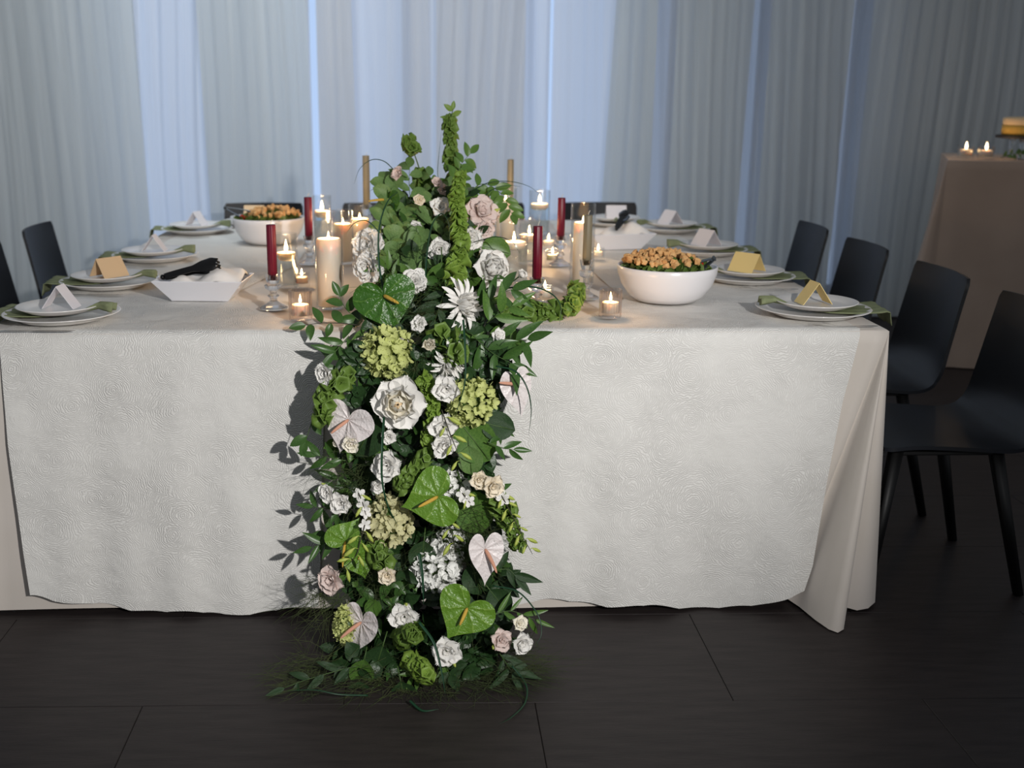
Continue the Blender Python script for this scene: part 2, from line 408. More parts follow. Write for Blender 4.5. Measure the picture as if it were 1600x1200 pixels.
# floor of dark vinyl planks, each plank its own piece
fl = MB().box((0.6, 3.6, -0.030), (9.6, 9.4, 0.04)).build('floor', M['joint'], smooth=False); tag(fl, kind='structure')
PW, PL = 0.457, 0.925
row0 = 2.372
plank_me = {}
for k in range(-3, 11):
    y0 = row0 + k * PW
    off = [0.735, 0.262, 1.18, 0.52, 0.0][k % 5] if k not in (0, -1) else (0.735 if k == 0 else 0.262)
    n0 = math.floor((-4.0 - off) / PL)
    for i in range(n0, n0 + 12):
        x0 = off + i * PL
        a, b = max(x0, -4.15), min(x0 + PL, 5.35)
        if b - a < 0.03: continue
        key = round(b - a, 3)
        if key not in plank_me:
            plank_me[key] = MB().box((0, 0, 0), (b - a - 0.0012, PW - 0.0012, 0.009), 0.0012).mesh('plank', M['floor'], False)
        p = obj('plank', plank_me[key], fl, loc=((a + b) / 2, y0 + PW / 2, -0.0046 + rng.uniform(-0.0002, 0.0001)))

# wall with tall windows behind the drapes
WY = 7.32
wins = [(-3.95, -3.25), (-1.95, -1.18), (-0.95, -0.08), (0.02, 1.32), (1.42, 1.60), (1.93, 2.16), (2.54, 2.76), (4.2, 4.8)]
z0w, z1w = 0.12, 2.75
wall = MB()
edges = [-4.2] + [v for a, b in wins for v in (a, b)] + [5.4]
for i in range(0, len(edges), 2):
    a, b = edges[i], edges[i + 1]
    wall.box(((a + b) / 2, WY, 1.6), (b - a, 0.16, 3.2))
for a, b in wins:
    wall.box(((a + b) / 2, WY, z0w / 2), (b - a, 0.16, z0w)); wall.box(((a + b) / 2, WY, (z1w + 3.2) / 2), (b - a, 0.16, 3.2 - z1w))
wo = wall.build('wall_back', M['wall'], smooth=False); tag(wo, kind='structure')
for n, (a, b) in enumerate(wins):
    wf = empty('window_%d' % (n + 1), ((a + b) / 2, WY, z0w)); tag(wf, kind='structure')
    W = b - a; H = z1w - z0w
    def bar(c, d, nm): MB().box(c, d, 0.004).build(nm, M['frame'], wf, smooth=False)
    bar((-W / 2 + 0.02, 0, H / 2), (0.04, 0.08, H), 'window_jamb'); bar((W / 2 - 0.02, 0, H / 2), (0.04, 0.08, H), 'window_jamb')
    bar((0, 0, 0.02), (W - 0.08, 0.08, 0.04), 'window_rail'); bar((0, 0, H - 0.02), (W - 0.08, 0.08, 0.04), 'window_rail')
    MB().box((0, 0.02, H / 2), (W - 0.08, 0.008, H - 0.08)).build('window_pane', M['pane'], wf, smooth=False)

# ------------------------------------------------------------------ drapes
def curtain(a, b, Y, mat, amp, freq, seed, label, lean=(0.0, 0.0), group='drapes along the back wall', taper=(0, 0)):
    rr = random.Random(seed); ph = [rr.uniform(0, 6.28) for _ in range(6)]
    fq = [freq * rr.uniform(0.85, 1.15), freq * 1.9, freq * 0.43, freq * 3.3]
    W = b - a; nx = max(10, int(W / 0.011)); nz = 26; H = 3.1
    def fn(u, v):
        z = 0.015 + v * H
        e0 = a + lean[0] * (1 - v) + taper[0] * (1 - v) ** 2; e1 = b + lean[1] * (1 - v) + taper[1] * (1 - v) ** 2
        x = e0 + (e1 - e0) * u
        xx = x + 0.035 * math.sin(1.3 * z + ph[4] + 2.0 * x) + 0.02 * noise.noise(Vector((x * 2, z * .6, seed)))
        s = math.sin(2 * math.pi * fq[0] * xx + ph[0]) + 0.5 * math.sin(2 * math.pi * fq[1] * xx + ph[1]) + 0.8 * math.sin(2 * math.pi * fq[2] * xx + ph[2]) + 0.25 * math.sin(2 * math.pi * fq[3] * xx + ph[3])
        am = amp * (0.75 + 0.35 * math.sin(1.1 * z + ph[5] + 3 * x)) * (1.0 + 0.25 * (1 - v))
        return (x, Y + am * s, z)
    o = MB().grid(fn, nx, nz).build('curtain', mat)
    tag(o, label, 'curtain', group)
    return o
# thin voile panels hang close to the glass
vo = [(-4.1, -1.95), (-1.95, -0.672), (-0.632, 0.10), (0.10, 0.78), (0.80, 1.62), (1.62, 2.60), (2.60, 5.2)]
vl = ['sheer white voile panel behind the ivory drapes at the left end', 'sheer white voile panel left of the bright slit in the drapes',
      'sheer white voile panel just right of the bright slit in the drapes', 'sheer white voile panel behind the tall green flower spikes',
      'sheer white voile panel behind the burgundy candles on the right', 'sheer white voile panel showing blue between the grey drapes on the right',
      'sheer white voile panel behind the drapes beside the cake table']
for i, (a, b) in enumerate(vo):
    curtain(a, b, CURT_Y + 0.13, M['voile'], 0.007, 10.0, 40 + i, vl[i])
dr = [(-4.1, -1.70, 0, 0.03, 'wide ivory drape panel filling the left end of the wall'),
      (-1.345, -0.668, 0.06, 0, 'ivory drape panel behind the far left chair, left of the bright slit'),
      (-0.618, -0.43, 0, 0.05, 'narrow ivory drape panel just right of the bright slit'),
      (0.09, 0.62, 0, 0, 'pale drape panel directly behind the tallest green flower spike'),
      (1.20, 1.40, -0.12, 0, 'narrow beige drape panel above the far right chair'),
      (1.52, 2.0, 0, -0.06, 'grey beige drape panel between two blue strips, right of the far chairs'),
      (2.08, 2.585, 0, -0.04, 'grey drape panel behind the two farthest right-hand chairs'),
      (2.70, 5.2, -0.03, 0, 'wide dim drape panel behind the cake table')]
for i, (a, b, l0, l1, lab) in enumerate(dr):
    curtain(a, b, CURT_Y, M['drape_thin' if i in (2, 3) else 'drape'], 0.0062, 13.0, 80 + i, lab, lean=(l0, l1))

# ================================================================== CLOTHS
def draped_cloth(name, x0, x1, y0, y1, zt, mat, bot_fn, corner_fn, nseg=60, nz=22, z_low=0.008):
    """a table cloth: flat top and a skirt whose plan at the floor is its own curve (corner cones, folds)"""
    mb = MB()
    top = []; bot = []; zlow = []
    def side(p0, p1, nrm, n, which):
        for i in range(n + 1):
            t = i / n
            p = Vector(p0).lerp(Vector(p1), t)
            top.append(p); o, zl = bot_fn(which, t, (Vector(p1) - Vector(p0)).length)
            bot.append(p + Vector(nrm) * o); zlow.append(zl)
    def corner(c, which):
        for (dx, dy, zl) in corner_fn(which):
            top.append(Vector(c)); bot.append(Vector((c[0] + dx, c[1] + dy))); zlow.append(zl)
    side((x0, y0), (x1, y0), (0, -1), nseg, 'front'); corner((x1, y0), 'fr')
    side((x1, y0), (x1, y1), (1, 0), nseg, 'right'); corner((x1, y1), 'br')
    side((x1, y1), (x0, y1), (0, 1), nseg, 'back'); corner((x0, y1), 'bl')
    side((x0, y1), (x0, y0), (-1, 0), nseg, 'left'); corner((x0, y0), 'fl')
    m = len(top)
    cx, cy = (x0 + x1) / 2, (y0 + y1) / 2
    for p in top:                                   # edge ring slightly inside, then rounded edge
        q = p + (Vector((cx, cy)) - p).normalized() * 0.008; mb.v.append((q.x, q.y, zt))
    for j in range(nz + 1):
        v = j / nz
        for i in range(m):
            e = v ** 1.0
            p = top[i].lerp(bot[i], e)
            z = (zt - 0.004) + (zlow[i] - (zt - 0.004)) * v
            mb.v.append((p.x, p.y, z))
    for j in range(nz + 1):
        for i in range(m):
            i2 = (i + 1) % m
            mb.f.append((j * m + i, (j + 1) * m + i, (j + 1) * m + i2, j * m + i2))
    c = len(mb.v); mb.v.append((cx, cy, zt))
    for i in range(m): mb.f.append((c, i, (i + 1) % m))
    return mb.build(name, mat)

def main_bot(which, t, L):
    s = t * L
    if which == 'front':
        o = 0.070
        f = smoothstep(0.86, 1.0, t)
        # the front face is drawn in towards the middle next to the corner cones
        return o * (1 - 0.35 * f), 0.012 + 0.006 * math.sin(9 * t)
    if which in ('right', 'left'):
        return 0.006 + 0.005 * math.sin(2 * math.pi * s / 0.36 + 0.5), 0.012
    return 0.005 + 0.004 * math.sin(s * 9), 0.012
    return 0.04 + 0.02 * math.sin(2 * math.pi * s / 0.4), 0.012
def main_corner(which):
    # plan of the hem around each corner, seen from outside, metres from the table corner
    fr = [(-0.05, -0.075, .014), (-0.13, -0.080, .012), (-0.215, -0.072, .010), (-0.238, -0.047, .0125), (-0.240, -0.030, .012), (-0.226, -0.028, .010),
          (-0.206, -0.080, .008), (-0.188, -0.150, .005), (-0.168, -0.205, .003), (-0.150, -0.222, .002), (-0.128, -0.205, .003), (-0.108, -0.150, .006), (-0.092, -0.105, .010), (-0.078, -0.092, .011),
          (-0.055, -0.105, .009), (-0.020, -0.095, .010), (0.012, -0.062, .012), (0.034, -0.010, .014), (0.042, 0.05, .014)]
    fr = fr[3:]
    fl = [(-0.07, 0.0, .012), (-0.09, -0.05, .010), (-0.06, -0.085, .010), (-0.02, -0.085, .010)]
    br = [(0.03, 0.03, .012)]; bl = [(-0.03, 0.03, .012)]
    return {'fr': fr, 'fl': fl, 'br': br, 'bl': bl}[which]
tc_ = draped_cloth('tablecloth', XL, XR, YF, YB, TZ, M['ivory'], main_bot, main_corner)
# front skirt: slide the hem sideways so that the cloth stops at the cone fold
me_ = tc_.data; nfront = 61
m_ring = (len(me_.vertices) - 1) // 24
for j in range(1, 24):
    v = (j - 1) / 22
    for i in range(nfront):
        t = i / 60
        vt = me_.vertices[j * m_ring + i]
        k = (t - 0.5) * 2
        vt.co.x -= v * 0.238 * max(0.0, k) ** 5
me_.update()
tag(tc_, 'plain ivory floor-length tablecloth under the lace, folded at the corners of the long table', 'tablecloth')

def overlay(name, inner_pts, outer_pts, seed, label, mirror=1):
    """lace sheet lying on the table top and falling down the front; edges given as (arc length, x)"""
    S_top = YB - YF - 0.05; S_drop = 0.775
    rr = random.Random(seed); hem = [rr.uniform(0, 6.28) for _ in range(4)]
    nu, nv = 150, 130
    mb = MB(); mb.uv = []
    def fn(u, v):
        s = v * (S_top + S_drop)
        xi = interp([p[0] for p in inner_pts], [p[1] for p in inner_pts], s - S_top)
        xo = interp([p[0] for p in outer_pts], [p[1] for p in outer_pts], s - S_top)
        wob = 0.012 * noise.noise(Vector((s * 3, seed, 0)))
        x = xo + (xi - xo) * u + wob * (u if s < S_top else u * .4)
        mb.uv.append((x + seed * 3.3, s))
        if s <= S_top:
            y = YB - 0.05 - s
            wr = 0.0040 * max(0, noise.noise(Vector((x * 6, y * 6, seed)))) + 0.0030 * max(0, noise.noise(Vector((x * 17, y * 15, seed))))
            edge = smoothstep(0.0, 0.06, S_top - s)
            return (x, y - 0.004, TZ + 0.0022 + wr * edge)
        d = s - S_top; vv = d / S_drop
        f = 0.082 + 0.010 * math.sin(2 * math.pi * (x - XL) / 0.55 + 0.6)
        t = (x - XL) / (XR - XL)
        off = f * vv * (1 - 0.25 * smoothstep(0.86, 1.0, t)) + 0.005
        off += vv * (0.006 * math.sin(x * 17 + hem[0]) + 0.004 * math.sin(x * 41 + hem[1])) + 0.0022 * noise.noise(Vector((x * 9, d * 7, seed))) + 0.002
        hemz = 0.012 * math.sin(x * 7 + hem[2]) + 0.006 * math.sin(x * 23 + hem[3]) + 0.004 * abs(math.sin(x * 31))
        # rounded lower outer corner
        rc = smoothstep(0.22, 0.0, u) ** 2 * 0.045
        z = TZ + 0.001 - d * (1 - (max(0.0, hemz + 0.012) + rc) / S_drop * vv)
        return (x, YF - off, max(z, 0.006))
    mb.grid(fn, nu, nv)
    o = mb.build(name, M['lace'])
    tag(o, label, 'tablecloth', 'lace overlays on the long table'); return o
xa = lambda px, py: on_z(px, py, TZ).x
overlay('lace_overlay', [(-2.6, -0.50), (-1.2, -0.46), (-0.55, -0.60), (-0.30, -0.50), (-0.10, -0.33), (0, -0.26), (0.3, -0.27), (0.775, -0.29)],
        [(-2.6, XL + 0.10), (0, XL + 0.055), (0.3, XL + 0.065), (0.775, XL + 0.105)], 3, 'rosette-stitched lace overlay covering the left half of the table front')
overlay('lace_overlay', [(-2.6, 0.62), (-1.2, 0.60), (-0.45, 0.62), (-0.28, 0.52), (-0.14, 0.42), (-0.05, 0.30), (0, 0.18), (0.775, 0.16)],
        [(-2.6, XR - 0.13), (0, XR - 0.078), (0.2, XR - 0.118), (0.42, XR - 0.148), (0.70, XR - 0.178), (0.775, XR - 0.20)], 5, 'rosette-stitched lace overlay covering the right half of the table front')

# ================================================================== CHAIRS
def make_chair():
    """local: back at +Y side, diner faces -Y"""
    root = empty('dining_chair')
    def shell_pt(s):               # side profile of the bent ply shell (y, z): seat front -> bend -> back top
        P = [(-0.20, 0.445), (-0.10, 0.452), (0.05, 0.445), (0.15, 0.440), (0.205, 0.455), (0.235, 0.50), (0.250, 0.57), (0.275, 0.70), (0.298, 0.815)]
        sp = spline([(0, y, z) for y, z in P], 48); return sp
    sp = shell_pt(0)
    def piece(i0, i1, nm):
        mb = MB(); n = i1 - i0
        def fn(u, v):
            p = sp[i0 + int(round(v * n))]; s = (i0 + v * n) / 48
            wd = 0.222 if s > 0.55 else 0.225
            wd *= 1 - 0.05 * smoothstep(0.6, 1.0, s)
            # rounded free ends
            e = min(s, 1 - s); wd -= 0.010 * (1 - smoothstep(0.0, 0.022, e)) ** 2
            x = (u - 0.5) * 2 * wd
            cur = 0.028 * smoothstep(0.5, 0.75, s) * (1 - (2 * u - 1) ** 2) - 0.012 * (1 - smoothstep(.3, .55, s)) * (1 - (2 * u - 1) ** 2)
            return (x, p.y + (cur if s > 0.5 else 0), p.z + (cur if s <= 0.5 else 0))
        mb.grid(fn, 14, n)
        o = mb.build(nm, M['chair'], root); solidify(o, 0.011); es = o.modifiers.new('edges', 'EDGE_SPLIT'); es.split_angle = R(40); return o
    piece(0, 27, 'seat'); piece(27, 48, 'backrest')
    for sx in (-1, 1):
        MB().tube([(sx * 0.175, -0.15, 0.432), (sx * 0.200, -0.205, 0.0)], [0.022, 0.015], 4).build('leg', M['chair_metal'], root)
        MB().tube([(sx * 0.175, 0.13, 0.432), (sx * 0.205, 0.235, 0.0)], [0.022, 0.015], 4).build('leg', M['chair_metal'], root)
        MB().box((sx * 0.175, 0.0, 0.425), (0.03, 0.30, 0.014), 0.003).build('seat_rail', M['chair_metal'], root, smooth=False)
    MB().box((0, -0.12, 0.421), (0.35, 0.03, 0.010), 0.003).build('crossbar', M['chair_metal'], root, smooth=False)
    MB().box((0, 0.12, 0.421), (0.35, 0.03, 0.010), 0.003).build('crossbar', M['chair_metal'], root, smooth=False)
    return root
chair0 = make_chair()
GR = 'black dining chairs around the long table'
BX = 0.298
spec = []
for y, lab in ((3.135, 'black dining chair nearest the camera on the right side, seat and legs in view'), (3.765, 'second black dining chair from the camera along the right side'),
               (4.42, 'third black dining chair from the camera along the right side'), (5.06, 'farthest black dining chair along the right side of the table')):
    spec.append((1.77 - BX, y, R(-90), lab))
for y, lab in ((4.40, 'black dining chair cut off by the left edge of the picture'), (5.09, 'blue-black dining chair standing whole at the far left side of the table')):
    spec.append((-1.73 + BX, y, R(90), lab))
for x, lab in ((-0.85, 'black dining chair at the far end behind the left salad bowl'), (-0.215, 'black dining chair at the far end behind the left glass candles'),
               (0.34, 'black dining chair at the far end, mostly hidden behind the flowers'), (0.955, 'black dining chair at the far end behind the white name card and basket')):
    spec.append((x, 6.13 - BX, 0.0, lab))
for i, (x, y, rz, lab) in enumerate(spec):
    c = chair0 if i == 0 else copy_tree(chair0)
    c.location = (x, y, 0); c.rotation_euler = (0, 0, rz + R(rng.uniform(-2, 2)))
    tag(c, lab, 'chair', GR)

# ================================================================== CAKE TABLE AT THE BACK RIGHT
BZ = 1.065; bx0, bx1, by0, by1 = 2.66, 4.1, 5.72, 6.45
def b_bot(which, t, L):
    return 0.05 + 0.022 * math.sin(2 * math.pi * t * L / 0.33 + 1) + 0.01 * math.sin(2 * math.pi * t * L / 0.15), 0.006
def b_corner(which):
    a = [(-0.02, -0.07, .006), (-0.06, -0.12, .005), (-0.13, -0.16, .004), (-0.18, -0.14, .004), (-0.17, -0.08, .006), (-0.20, -0.03, .006), (-0.15, 0.02, .006)]
    if which == 'fl': return list(reversed(a))
    if which == 'fr': return [(-x, y, z) for x, y, z in a]
    return [(0.0, 0.04, .006)]
bth = R(-22)
ct = draped_cloth('draped_cake_table', bx0, bx1, by0, by1, BZ, M['taupe'], b_bot, b_corner, nseg=40)
ct.matrix_basis = Matrix.Translation((bx0, by0, 0)) @ Matrix.Rotation(bth, 4, 'Z') @ Matrix.Translation((-bx0, -by0, 0))
tag(ct, 'tall table under a taupe floor-length cloth standing by the drapes', 'table')
# cake on a low stand
ck = empty('cake', (3.19, 5.82, BZ)); tag(ck, 'cream-topped yellow sponge cake on a dark board with glass feet', 'cake')
MB().lathe([(0.0, .118), (0.20, .118), (0.20, .168), (0.0, .168)], 40).build('sponge_layer', M['sponge'], ck)
MB().lathe([(0.0, .1685), (0.197, .1685), (0.199, .176), (0.199, .200), (0.19, .207), (0.0, .208)], 40).build('cream_topping', M['cake'], ck)
MB().lathe([(0.0, .104), (0.225, .104), (0.225, .1175), (0.0, .1175)], 40).build('board', M['dark_board'], ck)
for a in (0.4, 2.2, 3.6, 5.2):
    MB().lathe([(0.0, 0.001), (0.02, 0.001), (0.008, 0.03), (0.014, 0.07), (0.018, .103), (0, .1035)], 12).build('foot', M['crystal'], ck, loc=(0.16 * math.cos(a), 0.16 * math.sin(a), 0))

# ================================================================== TABLEWARE
ZT = TZ + 0.0078
charger_me = MB().lathe([(0, .004), (.10, .004), (.112, .0), (.118, .003), (.128, .010), (.158, .018), (.160, .0195), (.157, .0205), (.126, .0135), (.112, .0075), (0, .0075)], 48).mesh('charger_plate', M['china'])
plate_me = MB().lathe([(0, .003), (.075, .003), (.082, .0), (.088, .003), (.112, .014), (.116, .0165), (.112, .0175), (.086, .007), (.07, .0055), (0, .0055)], 48).mesh('dinner_plate', M['china'])

def napkin_mesh(seed, drop):
    rr = random.Random(seed); q = rr.uniform(0, 6)
    mb = MB()
    def fn(u, v):
        # v: inner bunched end -> diner side hanging over the rim
        s = v
        y = 0.150 - 0.345 * min(1, s / 0.86)
        wd = interp([0, .1, .25, .6, .8, 1], [0.030, 0.018, 0.042, 0.075, 0.080, 0.066], s)
        x = (u - .5) * 2 * wd + 0.006 * math.sin(9 * s + q)
        z = interp([0, .1, .2, .45, .78, .84, .90, 1.0], [.036, .040, .026, .0150, .0195, .0225, .015, .015 - drop], s)
        z += (0.012 * math.sin(u * 11 + q) * smoothstep(.28, 0.0, s)) + 0.002 * math.sin(u * 8 + q) * smoothstep(.7, 1, s) + 0.0012 * math.sin(u * 21)
        if s > 0.88: y -= 0.01 * (s - .88) / .12
        return (x, y, z)
    mb.grid(fn, 14, 30); return mb.mesh('napkin', M['sage'])

def card_mesh(mat, l=0.095, w=0.074, half=0.042):
    h = math.sqrt(w * w - half * half); t = 0.0011
    v = []; f = []
    for dx in (-l / 2, l / 2):
        v += [(dx, -half, 0), (dx, 0, h), (dx, half, 0), (dx, half - t * 2.2, 0), (dx, 0, h - t * 2.4), (dx, -half + t * 2.2, 0)]
    for i in range(6):
        j = (i + 1) % 6; f.append((i, j, 6 + j, 6 + i))
    f += [(0, 5, 4, 1), (1, 4, 3, 2), (6, 7, 10, 11), (7, 8, 9, 10)]
    return MB().add(v, f).mesh('place_card', mat, False)
fork_mb = MB()
def fk(u, v):
    y = -0.095 + 0.19 * v
    wd = interp([0, .06, .35, .6, .68, .74, .80], [.004, .0065, .0035, .003, .006, .0115, .0115], v)
    return ((u - .5) * 2 * wd, y, 0.0015 + 0.009 * smoothstep(.55, .78, v) - 0.004 * smoothstep(.8, 1, v))
def make_fork():
    mb = MB(); mb.grid(lambda u, v: fk(u, v * .80), 4, 22)
    for i in range(4):
        x = -0.0096 + i * 0.0064
        mb.grid(lambda u, v, x=x: (x + (u - .5) * 0.0034 * (1 - .4 * v), fk(.5, .80 + .2 * v)[1], fk(.5, .80 + .2 * v)[2]), 1, 6)
    return mb.mesh('fork', M['steel'])
fork_me = make_fork()
def make_knife():
    mb = MB()
    def fn(u, v):
        y = -0.11 + 0.22 * v
        wd = interp([0, .05, .42, .46, .6, .92, 1], [.005, .0065, .0055, .004, .0095, .0085, .0012], v)
        return ((u - .5) * 2 * wd + (0.002 * v), y, 0.002)
    mb.grid(fn, 3, 26); return mb.mesh('knife', M['steel'])
knife_me = make_knife()

def setting(px, py, rz, card, crot, where, seed, cut=True, cl=(0.095, 0.074, 0.042)):
    p = on_z(px, py, ZT + 0.018)
    if px < 500 and rz < 0: p.x = max(p.x, XL + 0.158)
    base = Matrix.Translation((p.x, p.y, ZT)) @ Matrix.Rotation(rz, 4, 'Z')
    def put(nm, me, m, lab, cat, grp, th=None):
        o = obj(nm, me, mat4=base @ m); tag(o, lab + ', ' + where, cat, grp)
        if th: solidify(o, th, 1.0)
        return o
    put('charger_plate', charger_me, Matrix(), 'white charger plate', 'plate', 'charger plates')
    put('napkin', napkin_mesh(seed, 0.034), Matrix.Rotation(R(rng.uniform(-10, 10)), 4, 'Z'), 'sage green napkin', 'napkin', 'green napkins', 0.002)
    put('dinner_plate', plate_me, Matrix.Translation((0, -0.008, 0.0215)), 'small white plate', 'plate', 'dinner plates')
    mat, word = {'w': (M['card_white'], 'white'), 't': (M['card_tan'], 'tan'), 'g': (M['card_gold'], 'gold')}[card]
    put('place_card', card_mesh(mat, *cl), Matrix.Translation((0, 0, 0.0305)) @ Matrix.Rotation(crot, 4, 'Z'), word + ' folded place card', 'card', 'folded place cards')
    if cut:
        zz = 0.0
        put('fork', fork_me, Matrix.Translation((-0.185, -0.02, zz)) @ Matrix.Rotation(R(rng.uniform(-4, 4)), 4, 'Z'), 'steel fork', 'fork', 'forks')
        put('knife', knife_me, Matrix.Translation((0.18, -0.02, zz)) @ Matrix.Rotation(R(rng.uniform(-3, 3)), 4, 'Z'), 'steel knife', 'knife', 'knives')
S = 'of the %s place setting along the %s side'
setting(97, 487, R(-90), 'w', R(-6), S % ('nearest', 'left'), 11, cl=(0.055, 0.078, 0.046))
setting(170, 437, R(-90), 't', R(-40), S % ('second nearest', 'left'), 12)
setting(242, 397, R(-90), 'w', R(0), S % ('third nearest', 'left'), 13, cl=(0.06, 0.076, 0.044))
setting(308, 356, R(-90), 'w', R(-20), S % ('farthest', 'left'), 14, cl=(0.06, 0.076, 0.044))
setting(1270, 480, R(90), 'g', R(6), S % ('nearest', 'right'), 15, cl=(0.06, 0.076, 0.044))
setting(1166, 429, R(90), 'g', R(40), S % ('second nearest', 'right'), 16)
setting(1103, 388, R(90), 'w', R(28), S % ('third nearest', 'right'), 17, cl=(0.085, 0.076, 0.044))
setting(1047, 354, R(90), 'w', R(25), S % ('farthest', 'right'), 18, cl=(0.085, 0.076, 0.044))
setting(398, 345, R(180), 't', R(2), 'at the far end of the table on the left', 19, cut=False)
setting(962, 345, R(180), 'w', R(-3), 'at the far end of the table on the right', 20, cut=False)

# ------------------------------------------------------------------ salad bowls
cr_me = []
for k in range(4):
    mb = MB(); rr = random.Random(k)
    mb.box((0, 0, 0), (0.020, 0.018, 0.016), 0.004)
    mb.v = [(x + rr.uniform(-.003, .003), y + rr.uniform(-.003, .003), z + rr.uniform(-.003, .003)) for x, y, z in mb.v]
    cr_me.append(mb.mesh('crouton', M['crouton'], False))
def salad(px, py, lab, side, seed, n, where):
    p = on_z(px, py, ZT); rr = random.Random(seed)
    r1 = 0.150
    b = MB().lathe([(0, .004), (.078, .004), (.082, 0), (.090, .001), (.114, .018), (.136, .050), (r1 - .002, .085), (r1, .104), (r1 - .003, .107), (r1 - .007, .103), (.129, .050), (.105, .022), (.07, .012), (0, .010)], 56).build('salad_bowl', M['bowl'], loc=p)
    tag(b, lab, 'bowl', 'white salad bowls')
    # greens
    mb = MB()
    for i in range(170):
        a = rr.uniform(0, 6.28); r = 0.128 * math.sqrt(rr.random()); h = 0.092 + 0.028 * (1 - (r / .13) ** 2) + rr.uniform(-.012, .004)
        q = Vector((r * math.cos(a), r * math.sin(a), h)); ax = Vector((rr.uniform(-1, 1), rr.uniform(-1, 1), rr.uniform(-.3, .9))).normalized(); s = rr.uniform(.010, .020)
        e1 = ax.orthogonal().normalized(); e2 = ax.cross(e1)
        mb.grid(lambda u, v: q + e1 * (u - .5) * 2 * s * (1 - .5 * abs(v - .5)) + e2 * (v - .5) * 2.6 * s + ax * .5 * s * math.sin(u * 4 + v * 5), 2, 3)
    g = mb.build('salad_greens', M['greens'], loc=p); tag(g, 'chopped green salad leaves inside the ' + where, 'salad', kind='stuff')
    for i in range(n):
        a = rr.uniform(0, 6.28); r = 0.112 * math.sqrt(rr.random())
        x = r * math.cos(a) - side * 0.018; y = r * math.sin(a)
        h = 0.106 + 0.034 * (1 - (r / .125) ** 2) + rr.uniform(0, .012)
        c = obj('crouton', cr_me[i % 4], loc=(p.x + x, p.y + y, p.z + h), rot=(rr.uniform(0, 6), rr.uniform(0, 6), rr.uniform(0, 6)))
        c.scale = [rr.uniform(.62, .92)] * 3
        tag(c, 'golden toasted crouton heaped in the ' + where, 'crouton', 'croutons in the ' + where)
    for i in range(3):
        a = rr.uniform(0, 6.28)
        tm = MB().lathe([(0, -.009), (.006, -.007), (.009, 0), (.006, .007), (0, .009)], 10).build('cherry_tomato', M['tomato'], loc=(p.x + side * .085 + .02 * math.cos(a), p.y - .05 + .03 * math.sin(a), p.z + .112))
        tag(tm, 'red tomato piece in the ' + where, 'tomato', 'tomato pieces in the ' + where)
    return p
def tongs(loc, d, L, mat, lab, spread=0.016, roll=0.0, size=1.0):
    """two scalloped arms joined at one end; d = direction from hinge to tips"""
    d = Vector(d).normalized(); zz = Vector((0, 0, 1)); zz = (zz - d * zz.dot(d)).normalized(); xx = d.cross(zz)
    m = Matrix(((xx.x, d.x, zz.x, loc[0]), (xx.y, d.y, zz.y, loc[1]), (xx.z, d.z, zz.z, loc[2]), (0, 0, 0, 1)))
    root = bpy.data.objects.new('serving_tongs', None); link(root, mat4=m @ Matrix.Rotation(roll, 4, 'Y'))
    tag(root, lab, 'tongs', 'serving tongs')
    for s in (-1, 1):
        mb = MB()
        def fn(u, v):
            wd = interp([0, .1, .55, .72, .9, 1], [.008, .009, .009, .017, .020, .014], v) * size
            c = (u - .5) * 2
            z = s * (0.003 + spread * math.sin(min(1, v * 1.15) * math.pi * .55)) * size + s * (-.006 * c * c + .004) * smoothstep(.6, .8, v) * size
            y = v * L + (0.006 * abs(math.sin(u * 9.4)) if v > .98 else 0)
            return (c * wd, y, z)
        mb.grid(fn, 12, 26); a = mb.build('arm', mat, root); solidify(a, 0.003)
    MB().tube([(0, -.004, -.006 * size), (0, -.007, 0), (0, -.004, .006 * size)], .006 * size, 8).build('hinge', mat, root)
    return root
pr = salad(1040, 468, 'large white bowl of crouton salad on the right of the table', 1, 5, 125, 'right salad bowl')
tongs((pr.x + .130, pr.y - .02, pr.z + .125), (-.75, -.25, -.35), .13, M['smoke'], 'dark clear plastic tongs resting in the right salad bowl')
pl = salad(421, 379, 'white bowl of crouton salad at the far left of the table', -1, 6, 110, 'far left salad bowl')
tongs((pl.x - .17, pl.y - .02, pl.z + .145), (.8, -.1, -.25), .15, M['smoke'], 'dark clear plastic tongs resting in the far left salad bowl')

